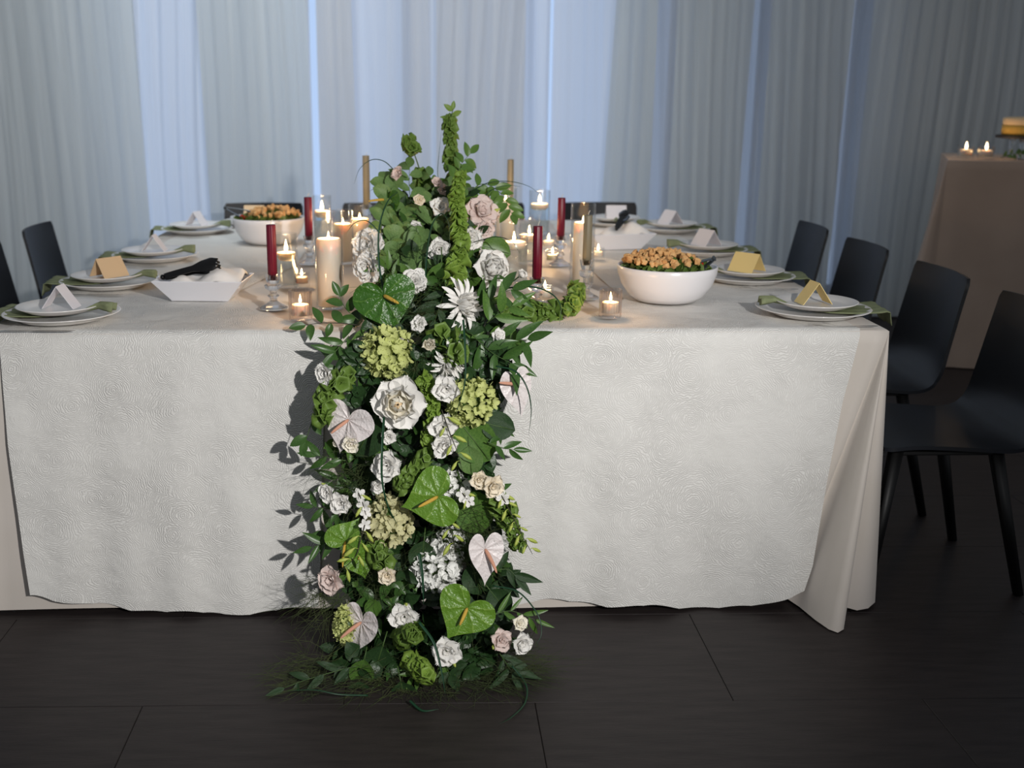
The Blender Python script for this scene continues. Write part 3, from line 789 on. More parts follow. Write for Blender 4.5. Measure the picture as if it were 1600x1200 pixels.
# ------------------------------------------------------------------ folded card boats lined with a napkin
def boat(px, py, rz, lab, lab2, tl, tdir, toff, seed, sc=1.0, tlen=.215, roll=0.0):
    p = on_z(px, py, ZT); rr = random.Random(seed)
    mb = MB()
    a, b, A, B, h = .085 * sc, .055 * sc, .135 * sc, .088 * sc, .062 * sc
    v = [(-a, -b, 0), (a, -b, 0), (a, b, 0), (-a, b, 0), (-A, -B, h), (A, -B, h), (A, B, h), (-A, B, h)]
    f = [(0, 3, 2, 1), (0, 1, 5, 4), (1, 2, 6, 5), (2, 3, 7, 6), (3, 0, 4, 7)]
    o = mb.add(v, f).build('paper_boat', M['boat'], smooth=False, loc=p, rot=(0, 0, rz)); solidify(o, 0.003, 1)
    tag(o, lab, 'basket', 'white card boats')
    def fn(u, v):
        x = (u - .5) * 2 * A * 0.80; y = (v - .5) * 2 * B * .80
        e = max(abs(u - .5), abs(v - .5)) * 2
        z = h * .66 + .036 * sc * (1 - e ** 3) + .016 * sc * noise.noise(Vector((x * 22, y * 22, seed))) + .008 * math.sin(x * 60 + y * 30)
        if u > .55: z += .030 * sc * smoothstep(.55, .85, u) * (1 - abs(v - .5)); x += .02 * sc * smoothstep(.7, 1, u)
        if e > .9: z -= .006
        return (x * (1 if e < .97 else .96), y * (.95), z)
    n = MB().grid(fn, 40, 28).build('napkin', M['napkin'], loc=p, rot=(0, 0, rz)); solidify(n, 0.002)
    tag(n, lab2, 'napkin', 'white napkins in the card boats')
    q = p + Matrix.Rotation(rz, 3, 'Z') @ Vector(toff)
    tongs(q, tdir, tlen, M['black'], tl, spread=.006, size=1.1, roll=roll)
boat(320, 464, R(-4), 'white paper boat at the left, under the black tongs', 'white napkin heaped in the left paper boat', 'black plastic tongs lying across the left paper boat',
     (1, .06, .235), (-.105, -.055, .070), 3, tlen=.165, roll=R(55))
boat(962, 386, R(14), 'white paper boat at the far right behind the olive candle', 'white napkin folded in the far right paper boat', 'black plastic tongs tucked in the far right paper boat',
     (.35, .75, .30), (-.02, -.05, .085), 9, sc=1.0, tlen=.13)

# ================================================================== CANDLES
flame_me = MB().lathe([(0, 0), (.0028, .002), (.0048, .007), (.0046, .012), (.0028, .020), (.0012, .027), (0, .032)], 10).mesh('flame', M['flame'])
def lit(parent, z, power, size=1.0, wick=True):
    if wick: MB().tube([(0, 0, z - .002), (.0006, 0, z + .007)], .0011, 5).build('wick', M['burnt'], parent)
    f = obj('flame', flame_me, parent, loc=(0, 0, z + .005)); f.scale = (size, size, size)
    l = bpy.data.lights.new('candle_light', 'POINT'); l.energy = power; l.color = (1.0, .60, .28); l.shadow_soft_size = .012
    lo = bpy.data.objects.new('candle_light', l); link(lo, parent, loc=(0, 0, z + .024 * size))
def glass_cylinder(p, r, h, lab, water=0.0, me='glass'):
    o = MB().lathe([(0, .001), (r - .004, .001), (r, .006), (r, h - .001), (r - .0015, h), (r - .003, h - .001), (r - .003, .010), (0, .010)], 40).build('glass_cylinder', M[me], loc=p)
    tag(o, lab, 'vase', 'clear glass cylinders')
    if water:
        wv = MB().lathe([(0, .011), (r - .0036, .011), (r - .0036, water), (0, water)], 32).build('water', M['water'], o)
    return o
def hgt(p, px, py):                      # height of the pixel's line of sight where it passes over p
    return on_y(px, py, p.y).z - p.z
CL = 1.3
def pillar(px, base, top, r, wtop, lab, labc, power=CL, cr=None, flame=True):
    p = on_z(px, base, ZT + .0005); h = hgt(p, px, top); zc = hgt(p, px, wtop)
    glass_cylinder(p, r, h, lab)
    cr = cr or r * .86
    q = p + Vector((0, 0, .0105))
    zc -= .0105
    o = MB().lathe([(0, 0), (cr, 0), (cr, zc - .004), (cr - .004, zc), (cr * .75, zc - .002), (cr * .3, zc - .012), (0, zc - .013)], 36).build('pillar_candle', M['wax_white'], loc=q)
    tag(o, labc, 'candle', 'ivory pillar candles')
    if flame: lit(o, zc - .013, power, .9)
def floating(px, base, top, r, wtop, lab, labc, power=CL, thick=None, fs=1.0):
    p = on_z(px, base, ZT + .0005); h = hgt(p, px, top); zc = hgt(p, px, wtop)
    th = thick or .026
    glass_cylinder(p, r, h, lab, water=zc - th * .45)
    cr = r - .006
    o = MB().lathe([(0, -th), (cr * .72, -th), (cr * .9, -th * .7), (cr, -th * .2), (cr * .985, -.002), (cr * .9, 0), (cr * .4, -.002), (0, -.003)], 32).build('floating_candle', M['wax_white'], loc=p + Vector((0, 0, zc)))
    tag(o, labc, 'candle', 'floating candles')
    lit(o, -.003, power, fs)
# left group
pillar(516, 482, 330, .041, 372, 'tall clear glass cylinder in front on the left of the flowers', 'thick ivory pillar candle in the front left glass cylinder')
floating(449, 449, 364, .036, 394, 'clear glass with a floating candle behind the front left burgundy taper', 'floating candle just right of the front left burgundy taper', fs=1.25)
floating(505, 395, 305, .036, 329, 'tall clear glass at the back left beside the rear burgundy taper', 'glowing floating candle at the back left beside the rear burgundy taper', fs=1.2)
pillar(537, 412, 328, .038, 349, 'clear glass cylinder peeking out behind the front left pillar candle', 'ivory candle peeking out behind the front left pillar candle')
pillar(563, 403, 319, .042, 341, 'clear glass cylinder closest to the left side of the flowers', 'ivory pillar candle closest to the left side of the flowers')
# right group
floating(802, 442, 347, .047, 377, 'wide clear glass with a floating candle beside the front right burgundy taper', 'floating candle beside the front right burgundy taper', fs=1.0)
floating(826, 412, 340, .040, 366, 'clear glass half hidden behind the wide glass on the right', 'floating candle half hidden behind the wide glass on the right')
pillar(789, 380, 292, .046, 311, 'clear glass cylinder in front of the rear olive taper', 'ivory pillar candle in front of the rear olive taper')
floating(842, 366, 297, .046, 318, 'clear glass at the back right with the far chair seen through it', 'floating candle at the back right in front of the far chair', fs=1.2)
pillar(908, 446, 318, .040, 347, 'tall clear glass cylinder behind the olive taper on the right', 'ivory pillar candle behind the olive taper on the right', cr=.030)

# tapers in crystal holders
def taper(px, base, top, joint, r, mat, lab, labh, seed):
    p = on_z(px, base, ZT); h = hgt(p, px, joint); H = hgt(p, px, top)
    prof = [(0, 0), (.040, 0), (.041, .004), (.026, .012), (.012, .022), (.010, .030), (.018, .038), (.010, .046), (.0095, h * .55), (.021, h * .62), (.024, h * .72), (.015, h * .78), (.020, h * .92), (.022, h + .004), (.0165, h + .004), (.0150, h - .012), (0, h - .012)]
    o = MB().lathe(prof, 12, mod=lambda a, j: 1 + (.06 * math.cos(6 * a) if 7 < j < 13 else 0)).build('candlestick', M['crystal'], smooth=False, loc=p, rot=(0, 0, seed))
    tag(o, labh, 'candlestick', 'crystal candlesticks')
    L = H - h
    flut = lambda a, j: 1 + .045 * math.cos(10 * a)
    c = MB().lathe([(0, -.011), (r * .82, -.011), (r * .82, .003), (r, .005), (r, L * .5), (r * .97, L - .002), (r * .9, L), (0, L)], 40, mod=flut).build('taper_candle', mat, loc=p + Vector((0, 0, h)))
    tag(c, lab, 'candle', 'taper candles')
    MB().tube([(0, 0, L - .001), (.001, 0, L + .006), (.005, 0, L + .014)], .0010, 5).build('wick', M['wick'], c)
taper(428, 482, 351, 431, .0135, M['wax_red'], 'burgundy taper candle nearest the camera on the left', 'crystal candlestick holding the near left burgundy taper', .2)
taper(484, 412, 308, 370, .0140, M['wax_red'], 'burgundy taper candle farther back on the left', 'crystal candlestick holding the rear left burgundy taper', .5)
taper(838, 480, 353, 436, .0135, M['wax_red'], 'burgundy taper candle nearest the camera on the right', 'crystal candlestick holding the near right burgundy taper', .9)
taper(875, 414, 309, 370, .0135, M['wax_red'], 'burgundy taper candle farther back on the right', 'crystal candlestick holding the rear right burgundy taper', .1)
taper(574, 386, 243, 322, .0135, M['wax_olive'], 'tall olive taper candle standing behind the flowers on the left', 'crystal candlestick under the tall left olive taper', .4)
taper(796, 372, 249, 318, .0135, M['wax_olive'], 'tall olive taper candle standing behind the flowers on the right', 'crystal candlestick under the tall right olive taper', .6)
taper(915, 466, 336, 408, .0130, M['wax_olive'], 'short olive taper candle beside the right glass cylinder', 'crystal candlestick holding the olive taper beside the right glass cylinder', .3)

# ribbed votives and tealights
def votive(px, base, r, h, lab, labc, ribs=True, power=.7, zc=.030, where=None, fs=.8):
    p = where if where is not None else on_z(px, base, ZT + .0005)
    md = (lambda a, j: 1 + .06 * math.cos(18 * a)) if ribs else None
    o = MB().lathe([(0, .0), (r * .92, .0), (r, .004), (r, h), (r - .004, h), (r - .005, .014), (0, .013)], 108 if ribs else 28, mod=md).build('votive_glass', M['rib_glass' if ribs else 'glass'], loc=p)
    tag(o, lab, 'candle holder', 'votive glasses')
    cr = r * .78
    c = MB().lathe([(0, 0), (cr, 0), (cr, zc - .003), (cr * .9, zc), (0, zc - .002)], 24).build('tealight', M['wax_white'], loc=p + Vector((0, 0, .0145)))
    tag(c, labc, 'candle', 'small votive candles'); lit(c, zc - .002, power, fs)
votive(470, 500, .031, .083, 'ribbed glass votive beside the front left glass cylinder', 'small lit candle in the front left ribbed votive')
votive(953, 496, .030, .080, 'ribbed glass votive beside the right salad bowl', 'small lit candle in the ribbed votive beside the right salad bowl')
votive(472, 449, .026, .050, 'small glass tealight holder between the left glass candles', 'tealight between the left glass candles', False, .4, .02)
votive(569, 384, .030, .050, 'small glass tealight holder against the left of the flowers', 'tealight burning against the left of the flowers', False, .55, .02)
votive(857, 389, .030, .055, 'small glass tealight holder left of the rear right burgundy taper', 'tealight left of the rear right burgundy taper', False, .55, .02)
votive(863, 412, .028, .050, 'small glass tealight holder in front of the rear right burgundy taper', 'tealight in front of the rear right burgundy taper', False, .55, .02)
votive(851, 470, .026, .045, 'small glass tealight holder behind the near right crystal candlestick', 'tealight behind the near right crystal candlestick', False, .4, .02)
votive(934, 406, .024, .045, 'small glass tealight holder right of the tall right cylinder', 'tealight right of the tall right cylinder', False, .2, .018)
# cake table candles and a sprig
votive(0, 0, .040, .062, 'round tealight glass at the left end of the cake table', 'tealight at the left end of the cake table', False, .35, .030, Vector((2.80, 5.83, BZ + .001)), 1.2)
votive(0, 0, .040, .062, 'round tealight glass next to the cake', 'tealight next to the cake', False, .35, .030, Vector((2.87, 5.76, BZ + .001)), 1.2)

# ================================================================== FLOWERS
G_TOP = 'flowers of the arrangement on the table'
G_CAS = 'flowers of the cascade in front of the table'
def depth_cas(py): return interp([440, 480, 520, 600, 700, 800, 900, 1000, 1050, 1100], [2.97, 2.90, 2.83, 2.775, 2.74, 2.71, 2.65, 2.545, 2.47, 2.40], py)
def depth_top(py): return interp([165, 250, 300, 350, 400, 450, 480], [3.72, 3.62, 3.50, 3.38, 3.20, 3.04, 2.95], py)
def dep(py, top): return depth_top(py) if top else depth_cas(py)

def frame(pos, face, up=(0, 0, 1), roll=0.0, scale=1.0):
    z = Vector(face).normalized(); y = Vector(up); y = y - z * y.dot(z)
    if y.length < 1e-4: y = z.orthogonal()
    y.normalize(); x = y.cross(z)
    m = Matrix(((x.x, y.x, z.x, pos[0]), (x.y, y.y, z.y, pos[1]), (x.z, y.z, z.z, pos[2]), (0, 0, 0, 1)))
    return m @ Matrix.Rotation(roll, 4, 'Z') @ Matrix.Scale(scale, 4)

def petal_mesh(name, mat, W, cup, bend, ruf, seed, rk=9.0, nu=8, nv=10, neck=0.28, pointed=0.0, z_off=0.0):
    rr = random.Random(seed); q = rr.uniform(0, 6.28); mb = MB()
    cl = [(0.0, 0.0)]; n = nv; th0 = -bend * .35
    for j in range(n):
        th = th0 + bend * ((j + .5) / n) ** 1.3 * 1.35
        y, z = cl[-1]; cl.append((y + math.sin(th) / n, z + math.cos(th) / n))
    def fn(u, v):
        c = (u - .5) * 2; j = int(round(v * n)); y, z = cl[j]
        wv = W * (neck + (1 - neck) * math.sin(min(1, v * 1.25) * math.pi / 2)) * math.sqrt(max(0.0, 1 - max(0, (v - .55) / .462) ** 2.2))
        if pointed: wv *= 1 - pointed * v ** 3
        x = c * wv
        r = ruf * v ** 2 * (math.sin(c * rk + q) + .5 * math.sin(c * rk * 1.9 + q * 2))
        return (x, y - cup * W * c * c * (0.4 + .6 * math.sin(v * math.pi * .8)) + r, z + .5 * r)
    mb.grid(fn, nu, nv); return mb.mesh(name, mat)
_pc = {}
def petal(kind, mat):
    if (kind, mat) not in _pc:
        K = {'in': dict(W=.42, cup=1.15, bend=-.55, ruf=.01), 'mid': dict(W=.50, cup=.75, bend=-.15, ruf=.015), 'out': dict(W=.56, cup=.42, bend=.55, ruf=.03),
             'ruf': dict(W=.50, cup=.35, bend=.6, ruf=.07, rk=8), 'car': dict(W=.42, cup=.1, bend=.35, ruf=.06, rk=10, nu=12), 'lisi': dict(W=.50, cup=.6, bend=.25, ruf=.05, rk=6),
             'mum': dict(W=.075, cup=.9, bend=.9, ruf=0, nu=4, nv=9, neck=.6), 'mum2': dict(W=.07, cup=.9, bend=-.7, ruf=0, nu=4, nv=9, neck=.6), 'orc': dict(W=.34, cup=.3, bend=.4, ruf=.02)}[kind]
        vs = [petal_mesh('petal', M[mat], seed=i * 7 + len(kind), **K) for i in range(3)]
        _pc[(kind, mat)] = vs
    return _pc[(kind, mat)]
def add_petal(root, kind, mat, az, open_, sc, r0=0.0, z0=0.0, k=0, name='petal', wx=1.0):
    me = petal(kind, mat)[k % 3]
    m = Matrix.Rotation(az, 4, 'Z') @ Matrix.Translation((0, r0, z0)) @ Matrix.Rotation(-open_, 4, 'X') @ Matrix.Diagonal((sc * wx, sc, sc, 1))
    return obj(name, me, root, mat4=m)
def flower_root(name, mat4, size, stem_len, lab, cat, grp, core=0.0, core_z=0.3, core_mat='stem', flat=False):
    """stem with calyx; local +Z looks out of the bloom"""
    mb = MB(); L = stem_len / size
    if flat: mb.tube([(0, 0, -.012), (0, 0, -.06), (.02 * L, .0, -L * .5), (.10 * L, .0, -L)], [.03, .04, .04, .04], 7)
    else: mb.tube([(0, 0, .10), (0, 0, -.05), (.02 * L, .0, -L * .5), (.10 * L, .0, -L)], [.16, .10, .055, .05], 7)
    if core: mb.lathe([(0, core_z - core)] + [(core * math.cos(a), core_z + core * math.sin(a)) for a in [-1.2, -.8, -.4, 0, .4, .8, 1.2]] + [(0, core_z + core)], 12)
    o = mb.build(name, M[core_mat], mat4=mat4); tag(o, lab, cat, grp); return o
def bloom_frame(px, py, dpx, face, top, dy=0.0, roll=0.0, up=(0, 0, 1)):
    Y = dep(py, top) + dy; p = on_y(px, py, Y); s = dpx / 2 / px_scale(p)
    return p, s, frame(p, face, up, roll, s)
STEM = .07

def rose(px, py, dpx, face, mats, lab, top=False, dy=0, seed=0, closed=0.0):
    rr = random.Random(seed + 100); p, s, m = bloom_frame(px, py, dpx, face, top, dy, rr.uniform(0, 6))
    o = flower_root('rose', m @ Matrix.Translation((0, 0, -.35)), s, STEM, lab, 'flower', G_TOP if top else G_CAS)
    mi, mm, mo = mats; n = 0
    for cnt, op, sc, kind, mat, r0, z0 in ((3, 16, .46, 'in', mi, .02, .34), (5, 20, .54, 'in', mi, .07, .27), (6, 26, .62, 'in', mm, .12, .20), (6, 34, .72, 'mid', mm, .15, .13), (6, 46, .84, 'mid', mo, .17, .06), (6, 64, .98, 'out', mo, .16, 0)):
        a0 = rr.uniform(0, 6.28)
        for i in range(cnt):
            add_petal(o, kind, mat, a0 + i * 2 * math.pi / cnt + rr.uniform(-.2, .2), R(op * (1 - closed) + rr.uniform(-5, 5)), sc * rr.uniform(.94, 1.05), r0, z0, n); n += 1
    return o
def ruffled(px, py, dpx, face, mat, lab, top=False, dy=0, seed=0, name='lisianthus', kind='ruf', layers=((3, 10, .55), (5, 30, .75), (6, 58, .92)), buds=0):
    rr = random.Random(seed + 500); p, s, m = bloom_frame(px, py, dpx * 1.15, face, top, dy - (.07 if top else .02), rr.uniform(0, 6))
    o = flower_root(name, m @ Matrix.Translation((0, 0, -.3)), s, STEM, lab, 'flower', G_TOP if top else G_CAS)
    n = 0
    for cnt, op, sc in layers:
        a0 = rr.uniform(0, 6.28)
        for i in range(cnt):
            add_petal(o, kind, mat, a0 + i * 2 * math.pi / cnt + rr.uniform(-.25, .25), R(op + rr.uniform(-8, 8)), sc * rr.uniform(.9, 1.1), .05, .05, n); n += 1
    for i in range(buds):
        a = rr.uniform(0, 6.28)
        b = MB().tube([(.3 * math.cos(a), .3 * math.sin(a), -.1), (.75 * math.cos(a), .75 * math.sin(a), .25), (.9 * math.cos(a), .9 * math.sin(a), .6)], [.02, .13, .04], 8).build('bud', M['bud'], o)
    return o
CAR = ((6, 8, .6), (8, 26, .78), (9, 46, .9), (10, 68, .98))
def carnation(*a, **k): return ruffled(*a, name='carnation', kind='car', layers=CAR, **k)

fl_me = {}
def floret_mesh(mat):
    if mat not in fl_me:
        mb = MB()
        for k in range(4):
            a = k * math.pi / 2; ca, sa = math.cos(a), math.sin(a)
            def fn(u, v):
                c = (u - .5) * 2; w = .40 * math.sin(min(1, .25 + v) * math.pi / 2) * math.sqrt(max(.02, 1 - v ** 4))
                x = c * w; y = .04 + v * .72; z = .30 * v * v + .16 * c * c * v + .07 * math.sin(c * 4 + k * 2) * v
                return (x * ca - y * sa, x * sa + y * ca, z)
            mb.grid(fn, 4, 4)
        fl_me[mat] = mb.mesh('floret', M[mat])
    return fl_me[mat]
def hydrangea(px, py, dpx, face, mat, lab, top=False, dy=0, seed=0, n=62, squash=(1, 1, 1)):
    rr = random.Random(seed + 900); p, s, m = bloom_frame(px, py, dpx, face, top, dy)
    o = flower_root('hydrangea', m, s, STEM * 1.2, lab, 'flower', G_TOP if top else G_CAS, core=.62, core_z=0.0)
    me = floret_mesh(mat); cnt = 0
    for i in range(n * 2):
        z = 1 - (i + .5) / (n * 2) * 2
        if z < -.35: break
        a = i * 2.39996; r = math.sqrt(1 - z * z); d = Vector((r * math.cos(a) * squash[0], r * math.sin(a) * squash[1], z * squash[2]))
        fm = frame(d * rr.uniform(.70, .95), d + Vector((rr.uniform(-.8, .8), rr.uniform(-.8, .8), rr.uniform(-.6, .6))), (0.1, 1, .2), rr.uniform(0, 6), rr.uniform(.24, .34))
        obj('floret', me, o, mat4=fm)
    return o
def mum(px, py, dpx, face, lab, top=False, dy=0, seed=0, mat='pet_white', droop=1.0):
    rr = random.Random(seed + 1300); p, s, m = bloom_frame(px, py, dpx, face, top, dy)
    o = flower_root('spider_chrysanthemum', m @ Matrix.Translation((0, 0, -.2)), s, STEM, lab, 'flower', G_TOP if top else G_CAS, core=.10, core_z=.1)
    n = 0
    for cnt, op, sc, kind in ((8, 10, .62, 'mum2'), (13, 24, .76, 'mum2'), (17, 42, .9, 'mum2'), (17, 62, 1.0, 'mum'), (9, 92, 1.15, 'mum')):
        a0 = rr.uniform(0, 6.28)
        for i in range(cnt):
            add_petal(o, kind, mat, a0 + i * 2 * math.pi / cnt + rr.uniform(-.15, .15), R(op + rr.uniform(-8, 8)), sc * rr.uniform(.85, 1.15), .04, .05, n, wx=1.3); n += 1
    return o

def spathe_mesh(mat, fold=0.0, seed=0, narrow=1.0):
    mb = MB(); mb.uv = []; nt, ns = 48, 9; rr = random.Random(seed); q = rr.uniform(0, 6)
    def B(t):
        x = 16 * math.sin(t) ** 3; y = 13 * math.cos(t) - 5 * math.cos(2 * t) - 2 * math.cos(3 * t) - math.cos(4 * t)
        return x / 20.5 * narrow, (3.2 - y) / 20.5
    def fn(u, v):
        x, y = B(2 * math.pi * u); s = .02 + .98 * v; x *= s; y *= s
        mb.uv.append((x, y))
        z = -.22 * x * x - .16 * max(0, y) ** 2 + .10 * abs(x) + fold * abs(x) + .012 * math.sin(5 * math.atan2(x, y + .01) + q) * s + .10 * math.exp(-((y + .35) ** 2) / .03) * s * .6
        return (x, y, z)
    mb.grid(fn, nt, ns, closed_u=True)
    mb.f.append(tuple(reversed(range(nt))))
    return mb.mesh('spathe', M[mat])
def anthurium(px, py, Lpx, face, tip, spx, mat, smat, lab, top=False, dy=0, seed=0, fold=0.0, narrow=1.0, sl=.5):
    """px,py = where the spadix joins; tip = picture direction of the pointed end; spx = picture direction of the spadix"""
    p, s, m = bloom_frame(px, py, Lpx * 1.9, face, top, dy, up=(tip[0], 0, -tip[1]))
    o = flower_root('anthurium', m, s * 1.6, STEM * 1.1, lab, 'flower', G_TOP if top else G_CAS, flat=True)
    obj('spathe', spathe_mesh(mat, fold, seed, narrow), o)
    v = Vector((spx[0], -.75, -spx[1])).normalized(); v.y = -abs(v.y)
    d = (m.to_3x3().inverted() @ v).normalized()
    sp = [Vector((0, 0, .02)) + d * (sl * t) + Vector((0, 0, .06 * math.sin(t * 3.1))) for t in (0, .1, .3, .55, .8, .95, 1.0)]
    MB().tube(sp, [.024, .046, .050, .046, .038, .026, .008], 10).build('spadix', M[smat], o)
    return o

# ------------------------------------------------------------------ foliage builders
_lc = {}
def leaf_mesh(kind, mat):
    if (kind, mat) not in _lc:
        W = {'lance': .17, 'oval': .25, 'round': .40, 'thin': .10}[kind]; vs = []
        for k in range(3):
            mb = MB(); bend = (-.5, -.15, -.85)[k]
            def fn(u, v):
                c = (u - .5) * 2
                sh = {'lance': math.sin(math.pi * v ** .80) ** .9 * (1 - .25 * v), 'oval': math.sin(math.pi * v ** .85) ** .8, 'round': math.sin(math.pi * v ** .9) ** .62, 'thin': math.sin(math.pi * v ** .7) ** .8}[kind]
                w = W * max(sh, .012); th = bend * v
                return (c * w, (math.sin(th) / bend if bend else v), (1 - math.cos(th)) / bend * -1 * -1 + .32 * abs(c) * w - .05 * c * w + (.03 * math.sin(v * 9 + k) * abs(c) if kind == 'round' else 0))
            mb.grid(fn, 4, 8); vs.append(mb.mesh('leaf', M[mat]))
        _lc[(kind, mat)] = vs
    return _lc[(kind, mat)]
def put_leaf(root, kind, mat, pos, d, nrm, L, k=0, name='leaf'):
    d = Vector(d).normalized(); n = Vector(nrm); n = (n - d * n.dot(d))
    n = n.normalized() if n.length > 1e-4 else d.orthogonal().normalized(); x = d.cross(n)
    m = Matrix(((x.x * L, d.x * L, n.x * L, pos[0]), (x.y * L, d.y * L, n.y * L, pos[1]), (x.z * L, d.z * L, n.z * L, pos[2]), (0, 0, 0, 1)))
    return obj(name, leaf_mesh(kind, mat)[k % 3], root, mat4=m)
CAMDIR = Vector((0.15, -1, .45))
def sprig(pts, kind, mat, L, step, lab, grp, seed=0, spread=55, name='leafy_sprig', stem='stem', thick=.0016, start=.12):
    """pts: world points; leaves alternate along the stem"""
    rr = random.Random(seed); c = spline(pts, 20)
    o = MB().tube(c, [thick * (1 - .6 * i / 20) for i in range(21)], 5).build(name, M[stem]); tag(o, lab, 'foliage', grp)
    tot = sum((c[i + 1] - c[i]).length for i in range(20)); d = start * tot; k = 0
    while d < tot:
        acc = 0
        for i in range(20):
            l = (c[i + 1] - c[i]).length
            if acc + l >= d: break
            acc += l
        p = c[i].lerp(c[i + 1], (d - acc) / l); tg = (c[i + 1] - c[i]).normalized()
        nn = (CAMDIR + Vector((rr.uniform(-.5, .5), rr.uniform(-.3, .3), rr.uniform(-.5, .5)))).normalized()
        side = tg.cross(nn).normalized() * (1 if k % 2 else -1)
        a = R(spread + rr.uniform(-14, 14)); dr_ = tg * math.cos(a) + side * math.sin(a) + nn * rr.uniform(-.15, .35)
        put_leaf(o, kind, mat, p, dr_, nn, L * rr.uniform(.8, 1.15), rr.randrange(3)); k += 1; d += step * rr.uniform(.85, 1.15)
    put_leaf(o, kind, mat, c[-1], c[-1] - c[-3], CAMDIR, L * .9, 1)
    return o
bell_me = {}
def bell_mesh(mat):
    if mat not in bell_me:
        mb = MB().lathe([(.06, 0), (.14, .15), (.26, .38), (.42, .60), (.58, .72), (.56, .75), (.38, .62), (.22, .42), (.08, .2), (0, .16)], 15, mod=lambda a, j: 1 + (.13 * math.cos(5 * a) if 2 < j < 7 else 0))
        bell_me[mat] = mb.mesh('calyx_bell', M[mat])
    return bell_me[mat]
def bells(pts, s0, s1, step, lab, grp, seed=0, mat='bell', per=4, bare=(0, 1)):
    rr = random.Random(seed); c = spline(pts, 30)
    o = MB().tube(c, [.0028 - .0014 * i / 30 for i in range(31)], 6).build('bells_of_ireland', M['stem']); tag(o, lab, 'flower', grp)
    tot = sum((c[i + 1] - c[i]).length for i in range(30)); d = bare[0] * tot; rot = 0
    while d <= bare[1] * tot + 1e-6:
        t = d / tot; f = min(29, int(t * 30)); p = c[f].lerp(c[f + 1], t * 30 - f); tg = (c[f + 1] - c[f]).normalized(); e1 = tg.orthogonal().normalized(); e2 = tg.cross(e1); s = s0 + (s1 - s0) * t
        rot += .7
        for i in range(per):
            a = rot + i * 2 * math.pi / per + rr.uniform(-.3, .3); dd = (e1 * math.cos(a) + e2 * math.sin(a) + tg * rr.uniform(.2, .7)).normalized()
            obj('calyx_bell', bell_mesh(mat), o, mat4=frame(p, dd, tg, rr.uniform(0, 6), s * rr.uniform(.55, 1.45)))
        d += step * (0.55 + .45 * s / s0)
    return o
def blade(pts, r, lab, grp, name='grass_blade', mat='blade'):
    c = spline(pts, 36)
    o = MB().tube(c, [r * (1 - (i / 36) ** 2.2 * .93) for i in range(37)], 6, flat=.35).build(name, M[mat]); tag(o, lab, 'foliage', grp); return o
def orchid(pts, lab, grp, buds, seed=0, s=.02, blooms=()):
    rr = random.Random(seed); c = spline(pts, 24)
    o = MB().tube(c, [.0017 - .001 * i / 24 for i in range(25)], 6).build('orchid_spray', M['stem_dark']); tag(o, lab, 'flower', grp)
    for k in range(buds):
        i = int(3 + k * 21 / buds); p = c[min(i, 24)]; tg = (c[min(i + 1, 24)] - c[min(i - 1, 23)]).normalized()
        sd = tg.cross(CAMDIR).normalized() * (1 if k % 2 else -1); d = (sd * .8 + tg * .4 + Vector((0, 0, -.5)) + CAMDIR * rr.uniform(0, .3)).normalized(); L = s * rr.uniform(.8, 1.2)
        q = [p, p + sd * L * .35, p + sd * L * .35 + d * L * .5, p + sd * L * .35 + d * L, p + sd * L * .35 + d * L * 1.35]
        MB().tube(q, [.0006, .001, L * .22, L * .19, .0006], 7).build('bud', M['bud'], o)
    for t, bs in blooms:
        p = c[int(t * 24)]; f = (CAMDIR + Vector((rr.uniform(-.5, .5), 0, rr.uniform(-.5, .3)))).normalized()
        for k in range(5):
            m = frame(p - f * .004, f, (0, 0, 1), 0, bs) @ Matrix.Rotation(k * 1.2566 + .3, 4, 'Z') @ Matrix.Rotation(-R(68), 4, 'X')
            obj('petal', petal('orc', 'pet_white')[k % 3], o, mat4=m)
    return o
def Q(px, py, dy=0.0, top=False): return on_y(px, py, dep(py, top) + dy)
def QY(px, py, Y): return on_y(px, py, Y)

# ------------------------------------------------------------------ the blooms
W3 = ('pet_white', 'pet_white', 'pet_white')
rose(768, 420, 62, (.45, -.85, .25), W3, 'large white rose leaning towards the near right burgundy taper', top=True, dy=-.02, seed=1)
rose(622, 630, 84, (.0, -1, .15), ('pet_peach', 'pet_cream', 'pet_white'), 'large open cream rose with a peach heart in the middle of the cascade', dy=-.03, seed=2)
rose(814, 430, 26, (.5, -.6, .5), W3, 'small white rosebud touching the near right crystal candlestick', top=True, dy=0, seed=3, closed=.6)
ruffled(752, 330, 54, (.35, -.8, .45), 'pet_blush', 'large ruffled blush flower below the curled green leaf at the upper right', top=True, seed=1, buds=1)
ruffled(758, 358, 34, (.3, -.9, -.1), 'pet_blush', 'smaller mauve-edged flower directly under the large ruffled blush one', top=True, seed=2)
ruffled(736, 372, 40, (.25, -1, .0), 'pet_white', 'white ruffled flower right of the lime green spike', top=True, seed=3)
ruffled(722, 348, 26, (.0, -1, .3), 'pet_white', 'little white flower half behind the lime green spike', top=True, dy=.03, seed=4)
ruffled(688, 323, 32, (.1, -.9, .4), 'pet_white', 'white flower high up left of the lime green spike', top=True, seed=5)
ruffled(686, 390, 38, (-.05, -1, .1), 'pet_white', 'white flower inside the looped grass blade on the table', top=True, seed=6)
ruffled(622, 271, 26, (-.5, -.8, .3), 'pet_blush', 'pale pink flower at the upper left edge of the arrangement', top=True, seed=7, layers=((3, 8, .6), (5, 28, .8), (5, 48, .9)))
ruffled(682, 285, 18, (.2, -.9, .3), 'pet_blush', 'small blush flower between the two tall green spikes', top=True, dy=.03, seed=8)
ruffled(693, 297, 20, (.2, -.9, .2), 'pet_blush', 'second small blush flower between the two tall green spikes, the lower one', top=True, dy=.03, seed=9)
